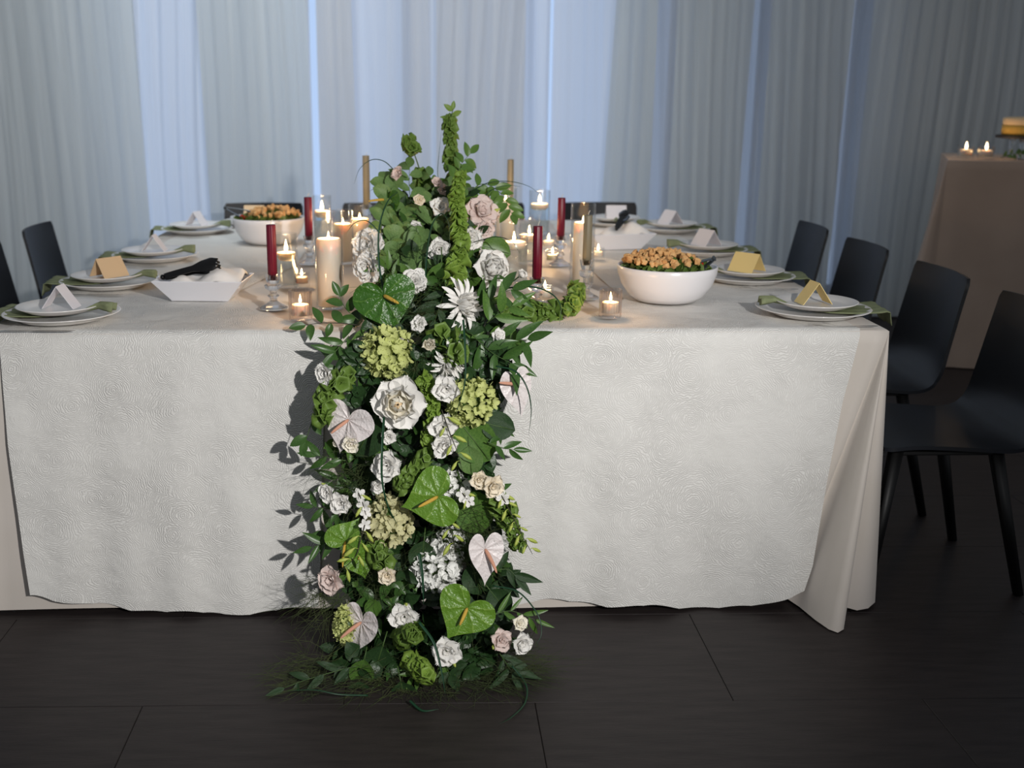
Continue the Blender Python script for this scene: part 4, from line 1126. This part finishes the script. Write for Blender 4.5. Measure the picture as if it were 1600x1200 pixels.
ruffled(655, 312, 20, (-.1, -1, .1), 'pet_pale', 'small buttery flower in the eucalyptus high on the left', top=True, dy=-.02, seed=10)
ruffled(650, 355, 22, (.1, -1, .2), 'pet_white', 'small white flower deep among the eucalyptus leaves', top=True, dy=.05, seed=27)
carnation(574, 382, 50, (-.45, -.85, .25), 'pet_white', 'fluffy white carnation nearest the left glass candles', top=True, dy=-.02, seed=1)
carnation(574, 418, 44, (-.35, -.95, .0), 'pet_white', 'fluffy white carnation just above the big green anthurium', top=True, dy=.0, seed=2)
carnation(648, 438, 36, (.1, -.9, .4), 'pet_white', 'white frilly flower right of the big green anthurium', top=True, dy=-.01, seed=3)
mum(722, 476, 80, (.62, -.72, .15), 'white spider chrysanthemum with long drooping petals at the table edge', top=True, dy=-.05, seed=1)
mum(702, 568, 62, (.30, -.80, -.40), 'second white spider chrysanthemum, facing down under the first', dy=0, seed=2)
ruffled(669, 538, 34, (.35, -.85, .25), 'pet_cream', 'round cream ranunculus bud between the two green hydrangeas', dy=-.03, seed=11, name='ranunculus', kind='lisi', layers=((4, 6, .62), (5, 14, .72), (6, 24, .82), (6, 36, .86)))
hydrangea(606, 551, 84, (-.1, -1, .2), 'hyd_green', 'green hydrangea head directly under the big green anthurium', dy=.0, seed=1)
hydrangea(735, 627, 78, (.25, -1, .1), 'hyd_green', 'green hydrangea head right of the open cream rose', dy=0, seed=2)
hydrangea(608, 815, 82, (-.1, -1, .0), 'hyd_cream', 'cream-green hydrangea head left of the middle green anthurium', dy=.03, seed=3)
hydrangea(683, 884, 82, (.0, -1, .2), 'hyd_white', 'white hydrangea head above the lowest green anthurium', dy=.05, seed=4)
hydrangea(541, 975, 52, (-.4, -.9, .2), 'hyd_green', 'green hydrangea head beside the lowest white anthurium near the floor', dy=.0, seed=5, squash=(.75, 1.3, .8))
hydrangea(706, 760, 56, (.5, -.85, .1), 'hyd_white', 'white hydrangea peeking out right of the middle green anthurium', dy=.05, seed=6, n=34)
hydrangea(706, 838, 44, (.1, -1, -.2), 'hyd_white', 'small white hydrangea cluster under the middle green anthurium', dy=.05, seed=7, n=30)
for i, a in enumerate([
    (697, 608, 44, (-.1, -1, .1), 'pet_white', 'white open flower touching the left of the right green hydrangea'),
    (692, 668, 46, (-.1, -1, .1), 'pet_white', 'white ruffled flower right below the open cream rose'),
    (694, 696, 42, (.15, -1, -.2), 'pet_white', 'white ruffled flower above the middle green anthurium, the lower of two'),
    (508, 584, 36, (-.6, -.75, .1), 'pet_white', 'white flower at the upper left edge of the cascade beside the lace'),
    (548, 694, 30, (-.1, -1, -.1), 'pet_cream', 'small cream ruffled flower under the left white anthurium'),
    (603, 728, 52, (-.15, -1, .1), 'pet_white', 'white ruffled flower left of the middle green anthurium, crossed by a grass blade'),
    (511, 770, 32, (-.5, -.85, .2), 'pet_white', 'white flower with a pointed bud at the left edge of the cascade'),
    (533, 786, 38, (-.3, -.95, .1), 'pet_white', 'white flower just above the small left green anthurium'),
    (748, 750, 34, (.2, -1, .1), 'pet_pale', 'buttery ruffled flower at the right edge of the cascade'),
    (770, 760, 38, (.35, -1, -.05), 'pet_pale', 'pale buttery ruffled flower next to the orchid spray'),
    (516, 906, 46, (-.35, -.95, .1), 'pet_blush', 'blush white ruffled flower at the left edge near the hem'),
    (605, 899, 30, (-.1, -1, .2), 'pet_pale', 'small round buttery flower in the fine green grass'),
    (632, 965, 48, (.0, -1, .15), 'pet_white', 'white ruffled flower left of the lowest green anthurium'),
    (697, 1018, 50, (.0, -1, .2), 'pet_white', 'white ruffled flower below the lowest green anthurium'),
    (783, 1000, 38, (.25, -.9, .3), 'pet_blush', 'shaded white flower right of the lowest green anthurium'),
    (812, 974, 26, (.4, -.8, .4), 'pet_cream', 'small cream bud flower at the lower right edge above another white one'),
    (815, 1006, 38, (.4, -.9, .1), 'pet_white', 'white flower at the lower right edge near the floor'),
    (528, 690, 20, (-.6, -.75, .1), 'pet_cream', 'tiny cream bud at the left edge beside the white anthurium'),
    (745, 862, 24, (.2, -1, .0), 'pet_blush', 'little blush flower left of the right-hand white anthurium'),
    (607, 683, 26, (.0, -1, .1), 'pet_white', 'little white flower in shade below the open cream rose'),
    (590, 760, 24, (.0, -1, .1), 'pet_white', 'little white flower at the top of the cream-green hydrangea'),
    (655, 505, 28, (.0, -1, .3), 'pet_white', 'white flower in shade between the big anthurium and the spider chrysanthemum'),
    (778, 525, 26, (.4, -.9, .2), 'pet_white', 'small white flower among the pointed leaves at the table edge'),
]):
    ruffled(*a, seed=20 + i, dy=(-.02 if a[2] > 28 else .01), buds=(1 if i in (6, 12, 13, 14) else 0))

anthurium(600, 462, 68, (-.12, -1, .35), (.30, 1), (.9, .35), 'anth_green', 'spadix_y', 'large glossy green anthurium at the table edge', top=True, dy=-.10, seed=1, sl=.50)
anthurium(684, 776, 66, (-.05, -1, .30), (-1, .30), (-1, .28), 'anth_lime', 'spadix_y', 'glossy green anthurium in the middle of the cascade', dy=-.07, seed=2, sl=.62)
anthurium(730, 950, 64, (.0, -1, .35), (-.55, .9), (-.5, .8), 'anth_lime', 'spadix_y', 'lime green anthurium lowest in the cascade', dy=-.07, seed=3, sl=.50)
anthurium(540, 846, 46, (-.35, -.9, .5), (.35, -1), (-.1, 1), 'anth_lime', 'spadix_y', 'small green anthurium with a long yellow spike at the left of the cascade', dy=-.04, seed=4, fold=.3, sl=.95)
anthurium(562, 870, 40, (.2, -.9, .3), (.2, 1), (-.3, .3), 'anth_lime', 'spadix_y', 'small folded green anthurium behind the pale orchid buds on the left', dy=-.01, seed=5, fold=.3, sl=.15)
anthurium(545, 656, 62, (-.35, -.9, .22), (-.30, 1), (-1, .62), 'anth_white', 'spadix_p', 'white anthurium with a pink spike at the left of the open cream rose', dy=-.04, seed=6, fold=.1, sl=.62)
anthurium(806, 600, 62, (.35, -.85, .15), (.22, 1), (-1, -.28), 'anth_white', 'spadix_p', 'white anthurium with a pink spike standing out on the right against the lace', dy=-.03, seed=7, narrow=.60, sl=.62)
anthurium(758, 858, 64, (.30, -.9, .25), (-.05, 1), (.55, 1), 'anth_white', 'spadix_p', 'white anthurium with a pink spike low on the right', dy=-.05, seed=8, narrow=.62, fold=.2, sl=.68)
anthurium(565, 972, 66, (-.55, -.8, .2), (-.25, 1), (-1, .5), 'anth_white', 'spadix_p', 'white anthurium with a pink spike lowest on the left, pointing to the floor', dy=-.03, seed=9, narrow=.7, fold=.1, sl=.66)
anthurium(606, 312, 44, (-.75, -.5, .3), (-.2, 1), (-1, .02), 'anth_green', 'spadix_y', 'green anthurium with a yellow spike high at the left beside the olive taper', top=True, dy=.0, seed=10, sl=.85)

# ------------------------------------------------------------------ green spikes, sprays, grass
bells([QY(716, 330, 3.70), QY(708, 270, 3.72), QY(703, 215, 3.72), QY(704, 188, 3.72), QY(708, 170, 3.72)], .029, .018, .013, 'tallest green bells-of-ireland spike rising above the arrangement', G_TOP, 1, bare=(.0, .74), per=5)
sprig([QY(704, 190, 3.72), QY(707, 172, 3.72)], 'oval', 'bell', .034, .014, 'small leaf tuft at the tip of the tallest green spike', G_TOP, 5, spread=70)
bells([QY(672, 320, 3.60), QY(660, 280, 3.62), QY(650, 248, 3.62), QY(641, 226, 3.62)], .028, .024, .016, 'green bells-of-ireland spike with a bare neck at the upper left', G_TOP, 2, bare=(.0, .42), per=4)
bells([QY(646, 238, 3.62), QY(638, 216, 3.62)], .026, .022, .010, 'leafy tip of the upper left green spike', G_TOP, 22, per=5)
bells([QY(712, 440, 3.02), QY(718, 400, 3.12), QY(717, 350, 3.22), QY(713, 310, 3.30), QY(720, 270, 3.36)], .030, .018, .019, 'bright lime green spike running down the middle of the arrangement', G_TOP, 3, mat='bell_lime', per=5)
bells([on_z(762, 484, TZ + .02), on_z(800, 486, TZ + .025), on_z(848, 488, TZ + .025), on_z(885, 480, TZ + .03), on_z(901, 464, TZ + .05), on_z(900, 446, TZ + .05)], .032, .022, .022, 'green bells-of-ireland stem curling over the table towards the votive', G_TOP, 4, per=5)
bells([Q(548, 590, .0), Q(525, 602, -.02), Q(508, 622, -.03), Q(505, 655, -.03)], .030, .026, .018, 'curved green bells-of-ireland stem at the left of the open cream rose', G_CAS, 6, per=5)
bells([Q(672, 706), Q(655, 728, -.02), Q(636, 748, -.03), Q(622, 762, -.03)], .028, .020, .018, 'short bells-of-ireland stem above the middle green anthurium', G_CAS, 7, per=5)
bells([Q(775, 775), Q(790, 800, -.01), Q(800, 825, -.01), Q(806, 850, -.01)], .030, .022, .020, 'bells-of-ireland stem hanging beside the orchid spray on the right', G_CAS, 8, per=5)
bells([Q(628, 998), Q(640, 992, -.04), Q(650, 985, -.07)], .024, .024, .012, 'leafy green cluster left of the lowest green anthurium', G_CAS, 9, per=6)
bells([Q(640, 1032), Q(655, 1045, -.03), Q(668, 1056, -.05)], .024, .022, .012, 'leafy green cluster nearest the floor', G_CAS, 10, per=6, mat='bell_lime')
bells([Q(588, 850), Q(592, 872, -.02), Q(600, 880, -.02)], .028, .026, .013, 'round green cluster below the cream-green hydrangea', G_CAS, 11, per=6)
bells([Q(655, 590), Q(672, 612), Q(676, 650, -.01), Q(668, 690, -.01)], .022, .018, .014, 'thin lime spike between the cream rose and the right hydrangea', G_CAS, 12, per=5, mat='bell_lime')
bells([Q(690, 520), Q(706, 540, -.02), Q(716, 560, -.02)], .034, .028, .02, 'green leafy cluster right of the cream ranunculus bud', G_CAS, 13, per=5)

orchid([Q(778, 765, -.03), Q(795, 795, -.04), Q(815, 835, -.04), Q(832, 866, -.03)], 'dark stemmed orchid spray with green buds at the right of the cascade', G_CAS, 11, 1, .020, blooms=((.02, .024), (.18, .020)))
orchid([Q(690, 640, -.06), Q(702, 675, -.06), Q(714, 705, -.06), Q(722, 735, -.06)], 'orchid spray with lime buds hanging below the right hydrangea', G_CAS, 6, 2, .024)
orchid([Q(570, 820, -.07), Q(563, 845, -.07), Q(555, 870, -.07), Q(528, 896, -.06)], 'orchid spray with pale buds over the small left anthurium', G_CAS, 7, 3, .024, blooms=((.02, .018),))
orchid([Q(700, 812, -.03), Q(706, 835, -.03), Q(712, 862, -.02)], 'short orchid spray with lime buds under the middle anthurium', G_CAS, 4, 4, .024)
orchid([Q(560, 770, -.02), Q(568, 790, -.03), Q(572, 805, -.03)], 'small white orchid blooms left of the cream-green hydrangea', G_CAS, 2, 5, .018, blooms=((.1, .02), (.5, .02), (.9, .018)))
orchid([Q(722, 770, -.02), Q(730, 780, -.03), Q(738, 790, -.03)], 'pale orchid blooms right of the middle anthurium', G_CAS, 2, 6, .018, blooms=((.2, .022), (.7, .018)))

GB = 'long grass blades in the flowers'
for i, (pts, r, lab) in enumerate([
    ([(604, 470, 2.98), (593, 420, 3.0), (592, 360, 3.02), (604, 318, 3.05), (620, 300, 3.1)], .0040, 'dark grass blade curving up above the big green anthurium'),
    ([(664, 440, 3.05), (668, 390, 3.06), (676, 350, 3.06), (690, 334, 3.06), (701, 350, 3.05), (702, 385, 3.04), (696, 402, 3.04)], .0036, 'dark grass blade bent into a loop in the middle of the arrangement'),
    ([(618, 268, 3.6), (600, 252, 3.6), (580, 250, 3.6), (562, 264, 3.6), (553, 288, 3.6)], .0018, 'thin grass blade arching over the left olive taper'),
    ([(612, 302, 3.5), (590, 294, 3.5), (575, 300, 3.5)], .0016, 'short thin grass blade beside the left olive taper'),
    ([(600, 372, 3.2), (575, 346, 3.2), (555, 348, 3.2), (541, 364, 3.2)], .0022, 'thin grass blade looping in front of the left glass candles'),
    ([(735, 300, 3.55), (765, 285, 3.55), (800, 284, 3.55), (828, 292, 3.55), (842, 304, 3.55)], .0018, 'thin grass blade arching across the right olive taper'),
    ([(745, 318, 3.5), (770, 296, 3.5), (795, 290, 3.5), (815, 292, 3.5)], .0015, 'second thin grass blade across the right olive taper, the lower one'),
    ([(740, 378, 3.2), (775, 370, 3.15), (800, 378, 3.1), (812, 396, 3.08)], .0016, 'thin grass blade in front of the wide right glass'),
    ([(790, 450, 2.95), (830, 448, 2.95), (860, 458, 2.94), (876, 478, 2.92), (874, 508, 2.9)], .0030, 'grass blade bowing over the table edge on the right'),
    ([(724, 500, 2.74), (727, 550, 2.70), (726, 600, 2.68), (711, 650, 2.67)], .0046, 'broad grass blade hanging over the right green hydrangea'),
    ([(600, 652, 2.70), (597, 700, 2.66), (597, 750, 2.64), (606, 790, 2.63), (622, 822, 2.63)], .0048, 'broad grass blade hanging in front of the cream-green hydrangea'),
    ([(775, 572, 2.72), (805, 580, 2.70), (823, 605, 2.68), (830, 640, 2.68), (826, 680, 2.68)], .0026, 'thin grass blade curving around the right white anthurium'),
    ([(655, 865, 2.60), (660, 900, 2.58), (662, 945, 2.56)], .0060, 'thick green stem standing in front of the white hydrangea'),
    ([(655, 972, 2.48), (678, 1005, 2.45), (690, 1050, 2.42), (696, 1095, 2.40)], .0046, 'broad grass blade hanging down past the lowest anthurium'),
    ([(770, 915, 2.62), (810, 925, 2.60), (840, 960, 2.56), (846, 990, 2.54), (836, 1010, 2.52)], .0022, 'thin grass blade arching out at the lower right'),
    ([(800, 1040, 2.45), (822, 1070, 2.42), (820, 1110, 2.36), (800, 1135, 2.30), (780, 1142, 2.27)], .0026, 'thin dark grass blade curling onto the floor at the right'),
    ([(640, 1095, 2.36), (660, 1112, 2.33), (686, 1108, 2.33)], .0034, 'short grass blade lying on the floor under the cascade'),
    ([(575, 1090, 2.40), (530, 1085, 2.38), (490, 1078, 2.38), (445, 1080, 2.38)], .0022, 'thin grass blade lying on the floor at the left'),
    ([(690, 300, 3.6), (684, 272, 3.62), (686, 240, 3.64), (690, 205, 3.64)], .0014, 'fine grass blade beside the tallest green spike'),
]):
    Pp = [QY(*q) for q in pts]
    for q in Pp: q.z = max(q.z, 0.006)
    blade(Pp, r, lab, GB)

# ------------------------------------------------------------------ named leafy sprigs
SG = 'leafy sprigs in the flowers'
def sp_px(pts, kind, mat, Lpx, step, lab, seed, top=False, spread=55, dy=0.0, **k):
    P_ = [Q(a, b, dy, top) if len(q) == 2 else QY(*q) for q in pts for a, b in [q[:2]]]
    for q in P_: q.z = max(q.z, 0.01)
    L = Lpx / px_scale(P_[0]); return sprig(P_, kind, mat, L, step / px_scale(P_[0]), lab, SG, seed, spread, **k)
sp_px([(560, 508, 2.93), (530, 505, 2.92), (500, 505, 2.91), (478, 508, 2.90)], 'oval', 'leaf', 30, 17, 'ruscus sprig reaching left over the table edge past the votive', 1, spread=62, stem='stem_dark')
sp_px([(560, 500, 2.95), (540, 482, 2.95), (530, 462, 2.95)], 'oval', 'leaf', 28, 13, 'ruscus sprig in front of the left tall glass cylinder', 2, spread=60)
sp_px([(775, 525, 2.84), (795, 530, 2.82), (815, 532, 2.80), (824, 530, 2.79)], 'lance', 'leaf', 52, 13, 'pointed leaf sprig fanning out to the right over the table edge', 3, spread=48)
sp_px([(745, 480, 2.92), (765, 470, 2.88), (785, 458, 2.86), (800, 452, 2.85)], 'lance', 'leaf', 48, 12, 'pointed leaf sprig under the large white rose', 4, spread=60)
sp_px([(760, 505, 2.86), (780, 490, 2.84), (800, 478, 2.84)], 'lance', 'leaf_mid', 48, 12, 'pointed leaf sprig between the spider chrysanthemum and the curling green stem', 5, spread=62)
sp_px([(735, 520, 2.82), (755, 540, 2.80), (775, 555, 2.78), (800, 568, 2.77)], 'lance', 'leaf', 50, 13, 'pointed leaf sprig above the right white anthurium', 6, spread=50)
sp_px([(700, 440, 2.98), (690, 468, 2.93), (680, 500, 2.88)], 'lance', 'leaf_dark', 46, 12, 'dark leaf sprig left of the spider chrysanthemum', 7, spread=55)
sp_px([(560, 545), (540, 560), (525, 580)], 'oval', 'leaf', 42, 14, 'leafy sprig left of the upper green hydrangea', 8, dy=.02, spread=50)
sp_px([(545, 525), (532, 540), (522, 552)], 'lance', 'leaf', 44, 10, 'leaf cluster under the left end of the big anthurium', 9, dy=-.0, spread=60)
sp_px([(540, 720), (515, 715), (495, 712)], 'lance', 'leaf', 36, 11, 'pointed leaf sprig reaching left under the white anthurium', 10, spread=42)
sp_px([(535, 790), (515, 795), (490, 792)], 'lance', 'leaf', 32, 12, 'pointed leaf sprig at the left of the white flower pair', 11, spread=50)
sp_px([(525, 845), (505, 850), (488, 855)], 'lance', 'leaf', 36, 12, 'pointed leaf sprig left of the small green anthurium', 12, spread=55)
sp_px([(775, 890), (795, 890), (805, 900)], 'lance', 'leaf_dark', 44, 12, 'dark pointed leaf sprig right of the lower white anthurium', 13, spread=50)
sp_px([(760, 690), (785, 700), (802, 702)], 'lance', 'leaf', 34, 12, 'small pointed leaf sprig at the right edge below the hydrangea', 14, spread=45)
sp_px([(780, 1020), (790, 1035), (800, 1052)], 'thin', 'leaf_dark', 60, 9, 'fan of thin leaves right of the lowest anthurium', 15, spread=50)
sp_px([(770, 960), (800, 955), (835, 968)], 'thin', 'leaf_mid', 38, 10, 'fine leaf sprig at the lower right hem', 16, spread=45)
sp_px([(560, 1040), (520, 1050), (470, 1065), (445, 1078)], 'lance', 'leaf_dark', 36, 20, 'dark sprig lying on the floor at the left', 17, spread=40)
sp_px([(490, 650), (478, 688)], 'oval', 'leaf', 30, 30, 'single dark leaf pair at the far left edge of the cascade', 18)
# eucalyptus-like mass of the upper left
for i, (pts, Lp, lab) in enumerate([
    ([(640, 400), (625, 350), (612, 310), (605, 285)], 40, 'broad eucalyptus stem along the left edge of the upper arrangement'),
    ([(660, 400), (650, 350), (640, 300), (640, 262)], 40, 'broad eucalyptus stem below the upper left green spike'),
    ([(650, 420), (670, 370), (676, 320), (672, 275)], 36, 'eucalyptus stem with buds between the two green spikes'),
    ([(620, 430), (600, 390), (596, 350), (600, 322)], 38, 'eucalyptus stem behind the white carnation'),
    ([(690, 420), (690, 370), (700, 330), (704, 290)], 34, 'eucalyptus stem behind the lime green spike'),
    ([(640, 440), (655, 410), (640, 370), (655, 340)], 44, 'large eucalyptus leaves in the centre of the upper arrangement')]):
    sp_px(pts, 'round' if i in (0, 3, 5) else 'oval', 'leaf_sage', Lp * .9, 13, lab, 30 + i, top=True, spread=58)
for i, (pts, lab) in enumerate([
    ([(715, 330), (740, 295), (760, 288), (785, 305), (800, 335)], 'curled fern-like green stem drooping right over the blush flower'),
    ([(700, 300), (712, 275), (722, 255), (735, 240)], 'leafy green stem on the right of the tallest spike')]):
    sp_px(pts, 'oval', 'leaf_mid', 26, 8, lab, 50 + i, top=True, dy=.06, spread=60)

# ------------------------------------------------------------------ broad single leaves
def broad(px, py, Lpx, d, mat, kind, lab, top=False, dy=0.0, nrm=(0, -1, .3), n=1):
    p = Q(px, py, dy, top); L = Lpx / px_scale(p)
    o = obj('broad_leaf', leaf_mesh(kind, mat)[n]); tag(o, lab, 'leaf', 'broad leaves in the flowers')
    dd = Vector((d[0], 0, -d[1])).normalized(); nn = Vector(nrm); nn = (nn - dd * nn.dot(dd)).normalized(); x = dd.cross(nn); q = p - dd * L * .5
    o.matrix_basis = Matrix(((x.x * L, dd.x * L, nn.x * L, q.x), (x.y * L, dd.y * L, nn.y * L, q.y), (x.z * L, dd.z * L, nn.z * L, q.z), (0, 0, 0, 1)))
    MB().tube([(0, .95, .0), (0, .5, -.02), (0, 0, -.005), (0, -.35, -.15)], [.006, .014, .018, .016], 6).build('midrib', M['stem'], o)
    return o
for a in [(572, 682, 78, (-.5, 1), 'leaf_dark', 'round', 'broad dark leaf right of the left white anthurium'),
          (778, 666, 58, (1, .25), 'leaf_dark', 'round', 'broad dark leaf under the right white anthurium'),
          (742, 690, 84, (.6, .8), 'leaf_mid', 'round', 'wide pleated leaf below the right green hydrangea'),
          (575, 570, 52, (-.6, .8), 'leaf', 'round', 'lobed leaf left of the open cream rose'),
          (560, 1083, 44, (-.8, .3), 'leaf_dark', 'round', 'round dark leaf near the floor at the left'),
          (565, 1052, 50, (-.2, 1), 'leaf_mid', 'round', 'round green leaf under the lowest white anthurium'),
          (725, 1060, 56, (1, .1), 'leaf_dark', 'round', 'round dark leaf near the floor below the white flower'),
          (590, 1035, 60, (-.3, 1), 'leaf_dark', 'round', 'broad dark leaf hanging near the floor'),
          (632, 1090, 60, (.2, 1), 'leaf_dark', 'round', 'very dark leaf at the bottom of the cascade'),
          (583, 950, 34, (.3, 1), 'leaf_mid', 'round', 'small round leaf above the white flower near the floor'),
          (660, 870, 56, (-.1, 1), 'leaf_dark', 'round', 'dark leaf below the cream-green hydrangea'),
          (745, 905, 60, (.3, 1), 'leaf_dark', 'round', 'dark leaf behind the lower white anthurium'),
          (780, 940, 52, (.6, .8), 'leaf_dark', 'round', 'dark leaf at the lower right behind the lowest anthurium'),
          (740, 800, 80, (.35, .9), 'leaf_mid', 'round', 'large green leaf right of the middle anthurium'),
          (735, 720, 50, (.1, 1), 'leaf_sage', 'round', 'grey-green leaf above the buttery flowers'),
          (690, 440, 62, (.0, 1), 'leaf_mid', 'round', 'wide green leaf under the white flower in the grass loop'),
          (775, 390, 50, (1, .3), 'leaf_mid', 'round', 'green leaf between the blush flower and the large white rose'),
          (735, 425, 46, (.2, 1), 'leaf_mid', 'round', 'green leaf left of the large white rose')]:
    broad(*a[:6], a[6], top=a[1] < 470, dy=.02)

# ------------------------------------------------------------------ filler sprigs tucked in between
out_c = ([480, 500, 550, 600, 650, 700, 750, 800, 850, 900, 950, 1000, 1040, 1080, 1105], [545, 545, 530, 525, 520, 520, 520, 515, 520, 525, 530, 525, 515, 530, 570], [790, 795, 800, 785, 780, 775, 780, 780, 785, 790, 800, 800, 795, 780, 740])
out_t = ([310, 350, 400, 450, 490], [612, 600, 590, 580, 570], [730, 755, 760, 770, 780])
fr = random.Random(77)
kinds = [('oval', 'leaf'), ('lance', 'leaf'), ('oval', 'leaf_dark'), ('lance', 'leaf_mid'), ('oval', 'leaf_mid'), ('round', 'leaf_dark')]
def filler(n, tab, top, lab, grp, seed):
    f2 = random.Random(seed)
    for i in range(n):
        py = f2.uniform(tab[0][0] + 10, tab[0][-1] - 6); a = interp(tab[0], tab[1], py); b = interp(tab[0], tab[2], py); t = f2.random(); px = a + (b - a) * t
        c = (a + b) / 2; out = (px - c) / (b - a) * 2
        Y = dep(py, top) + f2.uniform(.03, .10)
        p0 = QY(px - out * 25, py - 8, Y + .05)
        d = Vector((out * .9 + f2.uniform(-.4, .4), -.75, f2.uniform(-.7, .5) + (.5 if top else -.1))).normalized(); Ls = f2.uniform(.05, .085)
        p1 = p0 + d * Ls * .5 + Vector((0, 0, .006)); p2 = p0 + d * Ls
        if p2.z < .02: p2.z = .02; p1.z = max(p1.z, .03); p0.z = max(p0.z, .02)
        k, m = kinds[f2.randrange(6)]
        sprig([p0, p1, p2], k, m, f2.uniform(.042, .062), .017, lab, grp, seed * 100 + i, spread=58)
filler(105, out_c, False, 'short green leaf sprig tucked between the blooms of the cascade', 'filler sprigs of the cascade', 5)
filler(40, out_t, True, 'short green leaf sprig tucked between the blooms on the table', 'filler sprigs of the table arrangement', 6)

# fine wispy grass and the dark leafy heart of the arrangement
def wisps(name, centres, n, seed, lab, mat, L=(.06, .12), r=.0005):
    rr = random.Random(seed); mb = MB()
    for i in range(n):
        cx, cy, sp, dx, dz, dyy = centres[i % len(centres)]
        p = Q(cx + rr.gauss(0, sp), cy + rr.gauss(0, sp), rr.uniform(.0, .08), cy < 470); p.z = max(p.z, .008)
        d = Vector((dx + rr.uniform(-.8, .8), -.6 + rr.uniform(-.4, .5), dz + rr.uniform(-.8, .8))).normalized(); l = rr.uniform(*L)
        bend = Vector((rr.uniform(-.4, .4), 0, rr.uniform(-.5, .1))) * l
        pts = [p + d * l * t + bend * t * t for t in (0, .35, .7, 1)]
        for q in pts: q.z = max(q.z, .004)
        mb.tube(pts, [r * 1.4, r, r * .8, r * .3], 3, caps=False)
        for k in range(2):
            e = pts[1 + k]; dd = (d + Vector((rr.uniform(-.9, .9), rr.uniform(-.9, .9), rr.uniform(-.9, .9)))).normalized() * l * .4
            e2 = e + dd; e2.z = max(e2.z, .004)
            mb.tube([e, (e + e2) / 2, e2], [r * .8, r * .6, r * .3], 3, caps=False)
    o = mb.build(name, M[mat]); tag(o, lab, 'grass', kind='stuff')
wisps('wispy_grass', [(555, 745, 22, -.4, 0, 0), (590, 900, 20, -.2, .2, 0), (735, 860, 24, .3, 0, 0), (520, 930, 16, -.6, 0, 0), (660, 500, 22, 0, .3, 0), (640, 560, 14, 0, 0, 0), (720, 820, 24, .4, .2, 0)], 620, 3, 'fine wispy green grass woven through the cascade', 'wisp')
wisps('wispy_grass', [(500, 1050, 22, -.8, -.1, 0), (590, 1060, 30, -.2, -.3, 0), (670, 1075, 32, .1, -.3, 0), (760, 1060, 28, .7, -.1, 0), (800, 1040, 20, .9, .1, 0)], 520, 4, 'fine wispy grass spreading over the floor under the cascade', 'wisp', L=(.06, .13))
wisps('wispy_grass', [(640, 400, 24, -.2, .4, 0), (620, 430, 20, -.3, .3, 0), (700, 430, 24, .2, .4, 0)], 200, 6, 'fine green stems inside the table arrangement', 'stem', L=(.05, .10), r=.0008)
def heart(name, tab, top, n, seed, lab):
    rr = random.Random(seed); mb = MB()
    for i in range(n):
        py = rr.uniform(tab[0][0], tab[0][-1] - 8); a = interp(tab[0], tab[1], py) + 12; b = interp(tab[0], tab[2], py) - 12
        p = QY(rr.uniform(a, b), py, dep(py, top) + rr.uniform(.06, .16 if not top else .22))
        if not top and p.y > YF - .105 and p.z < TZ: p.y = YF - .105 - rr.uniform(0, .03)
        if top or p.y > YF: p.z = max(p.z, TZ + .02)
        p.z = max(p.z, .02)
        d = Vector((rr.uniform(-1, 1), rr.uniform(-.6, .1), rr.uniform(-1, 1))).normalized(); nn = Vector((rr.uniform(-.6, .6), -1, rr.uniform(-.5, .6))); nn = (nn - d * nn.dot(d)).normalized(); x = d.cross(nn); L = rr.uniform(.04, .065)
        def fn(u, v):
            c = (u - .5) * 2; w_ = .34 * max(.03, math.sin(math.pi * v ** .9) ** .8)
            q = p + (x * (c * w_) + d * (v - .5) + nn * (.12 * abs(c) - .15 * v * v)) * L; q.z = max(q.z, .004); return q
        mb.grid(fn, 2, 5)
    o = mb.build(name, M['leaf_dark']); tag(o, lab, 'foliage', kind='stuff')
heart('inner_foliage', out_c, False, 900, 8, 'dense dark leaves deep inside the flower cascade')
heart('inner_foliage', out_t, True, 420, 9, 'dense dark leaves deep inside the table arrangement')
# little sprig beside the cake
sprig([(2.93, 5.72, BZ + .01), (2.97, 5.70, BZ + .03), (3.02, 5.68, BZ + .03)], 'oval', 'leaf_sage', .04, .014, 'small green sprig lying before the cake', 'greenery on the cake table', 99)
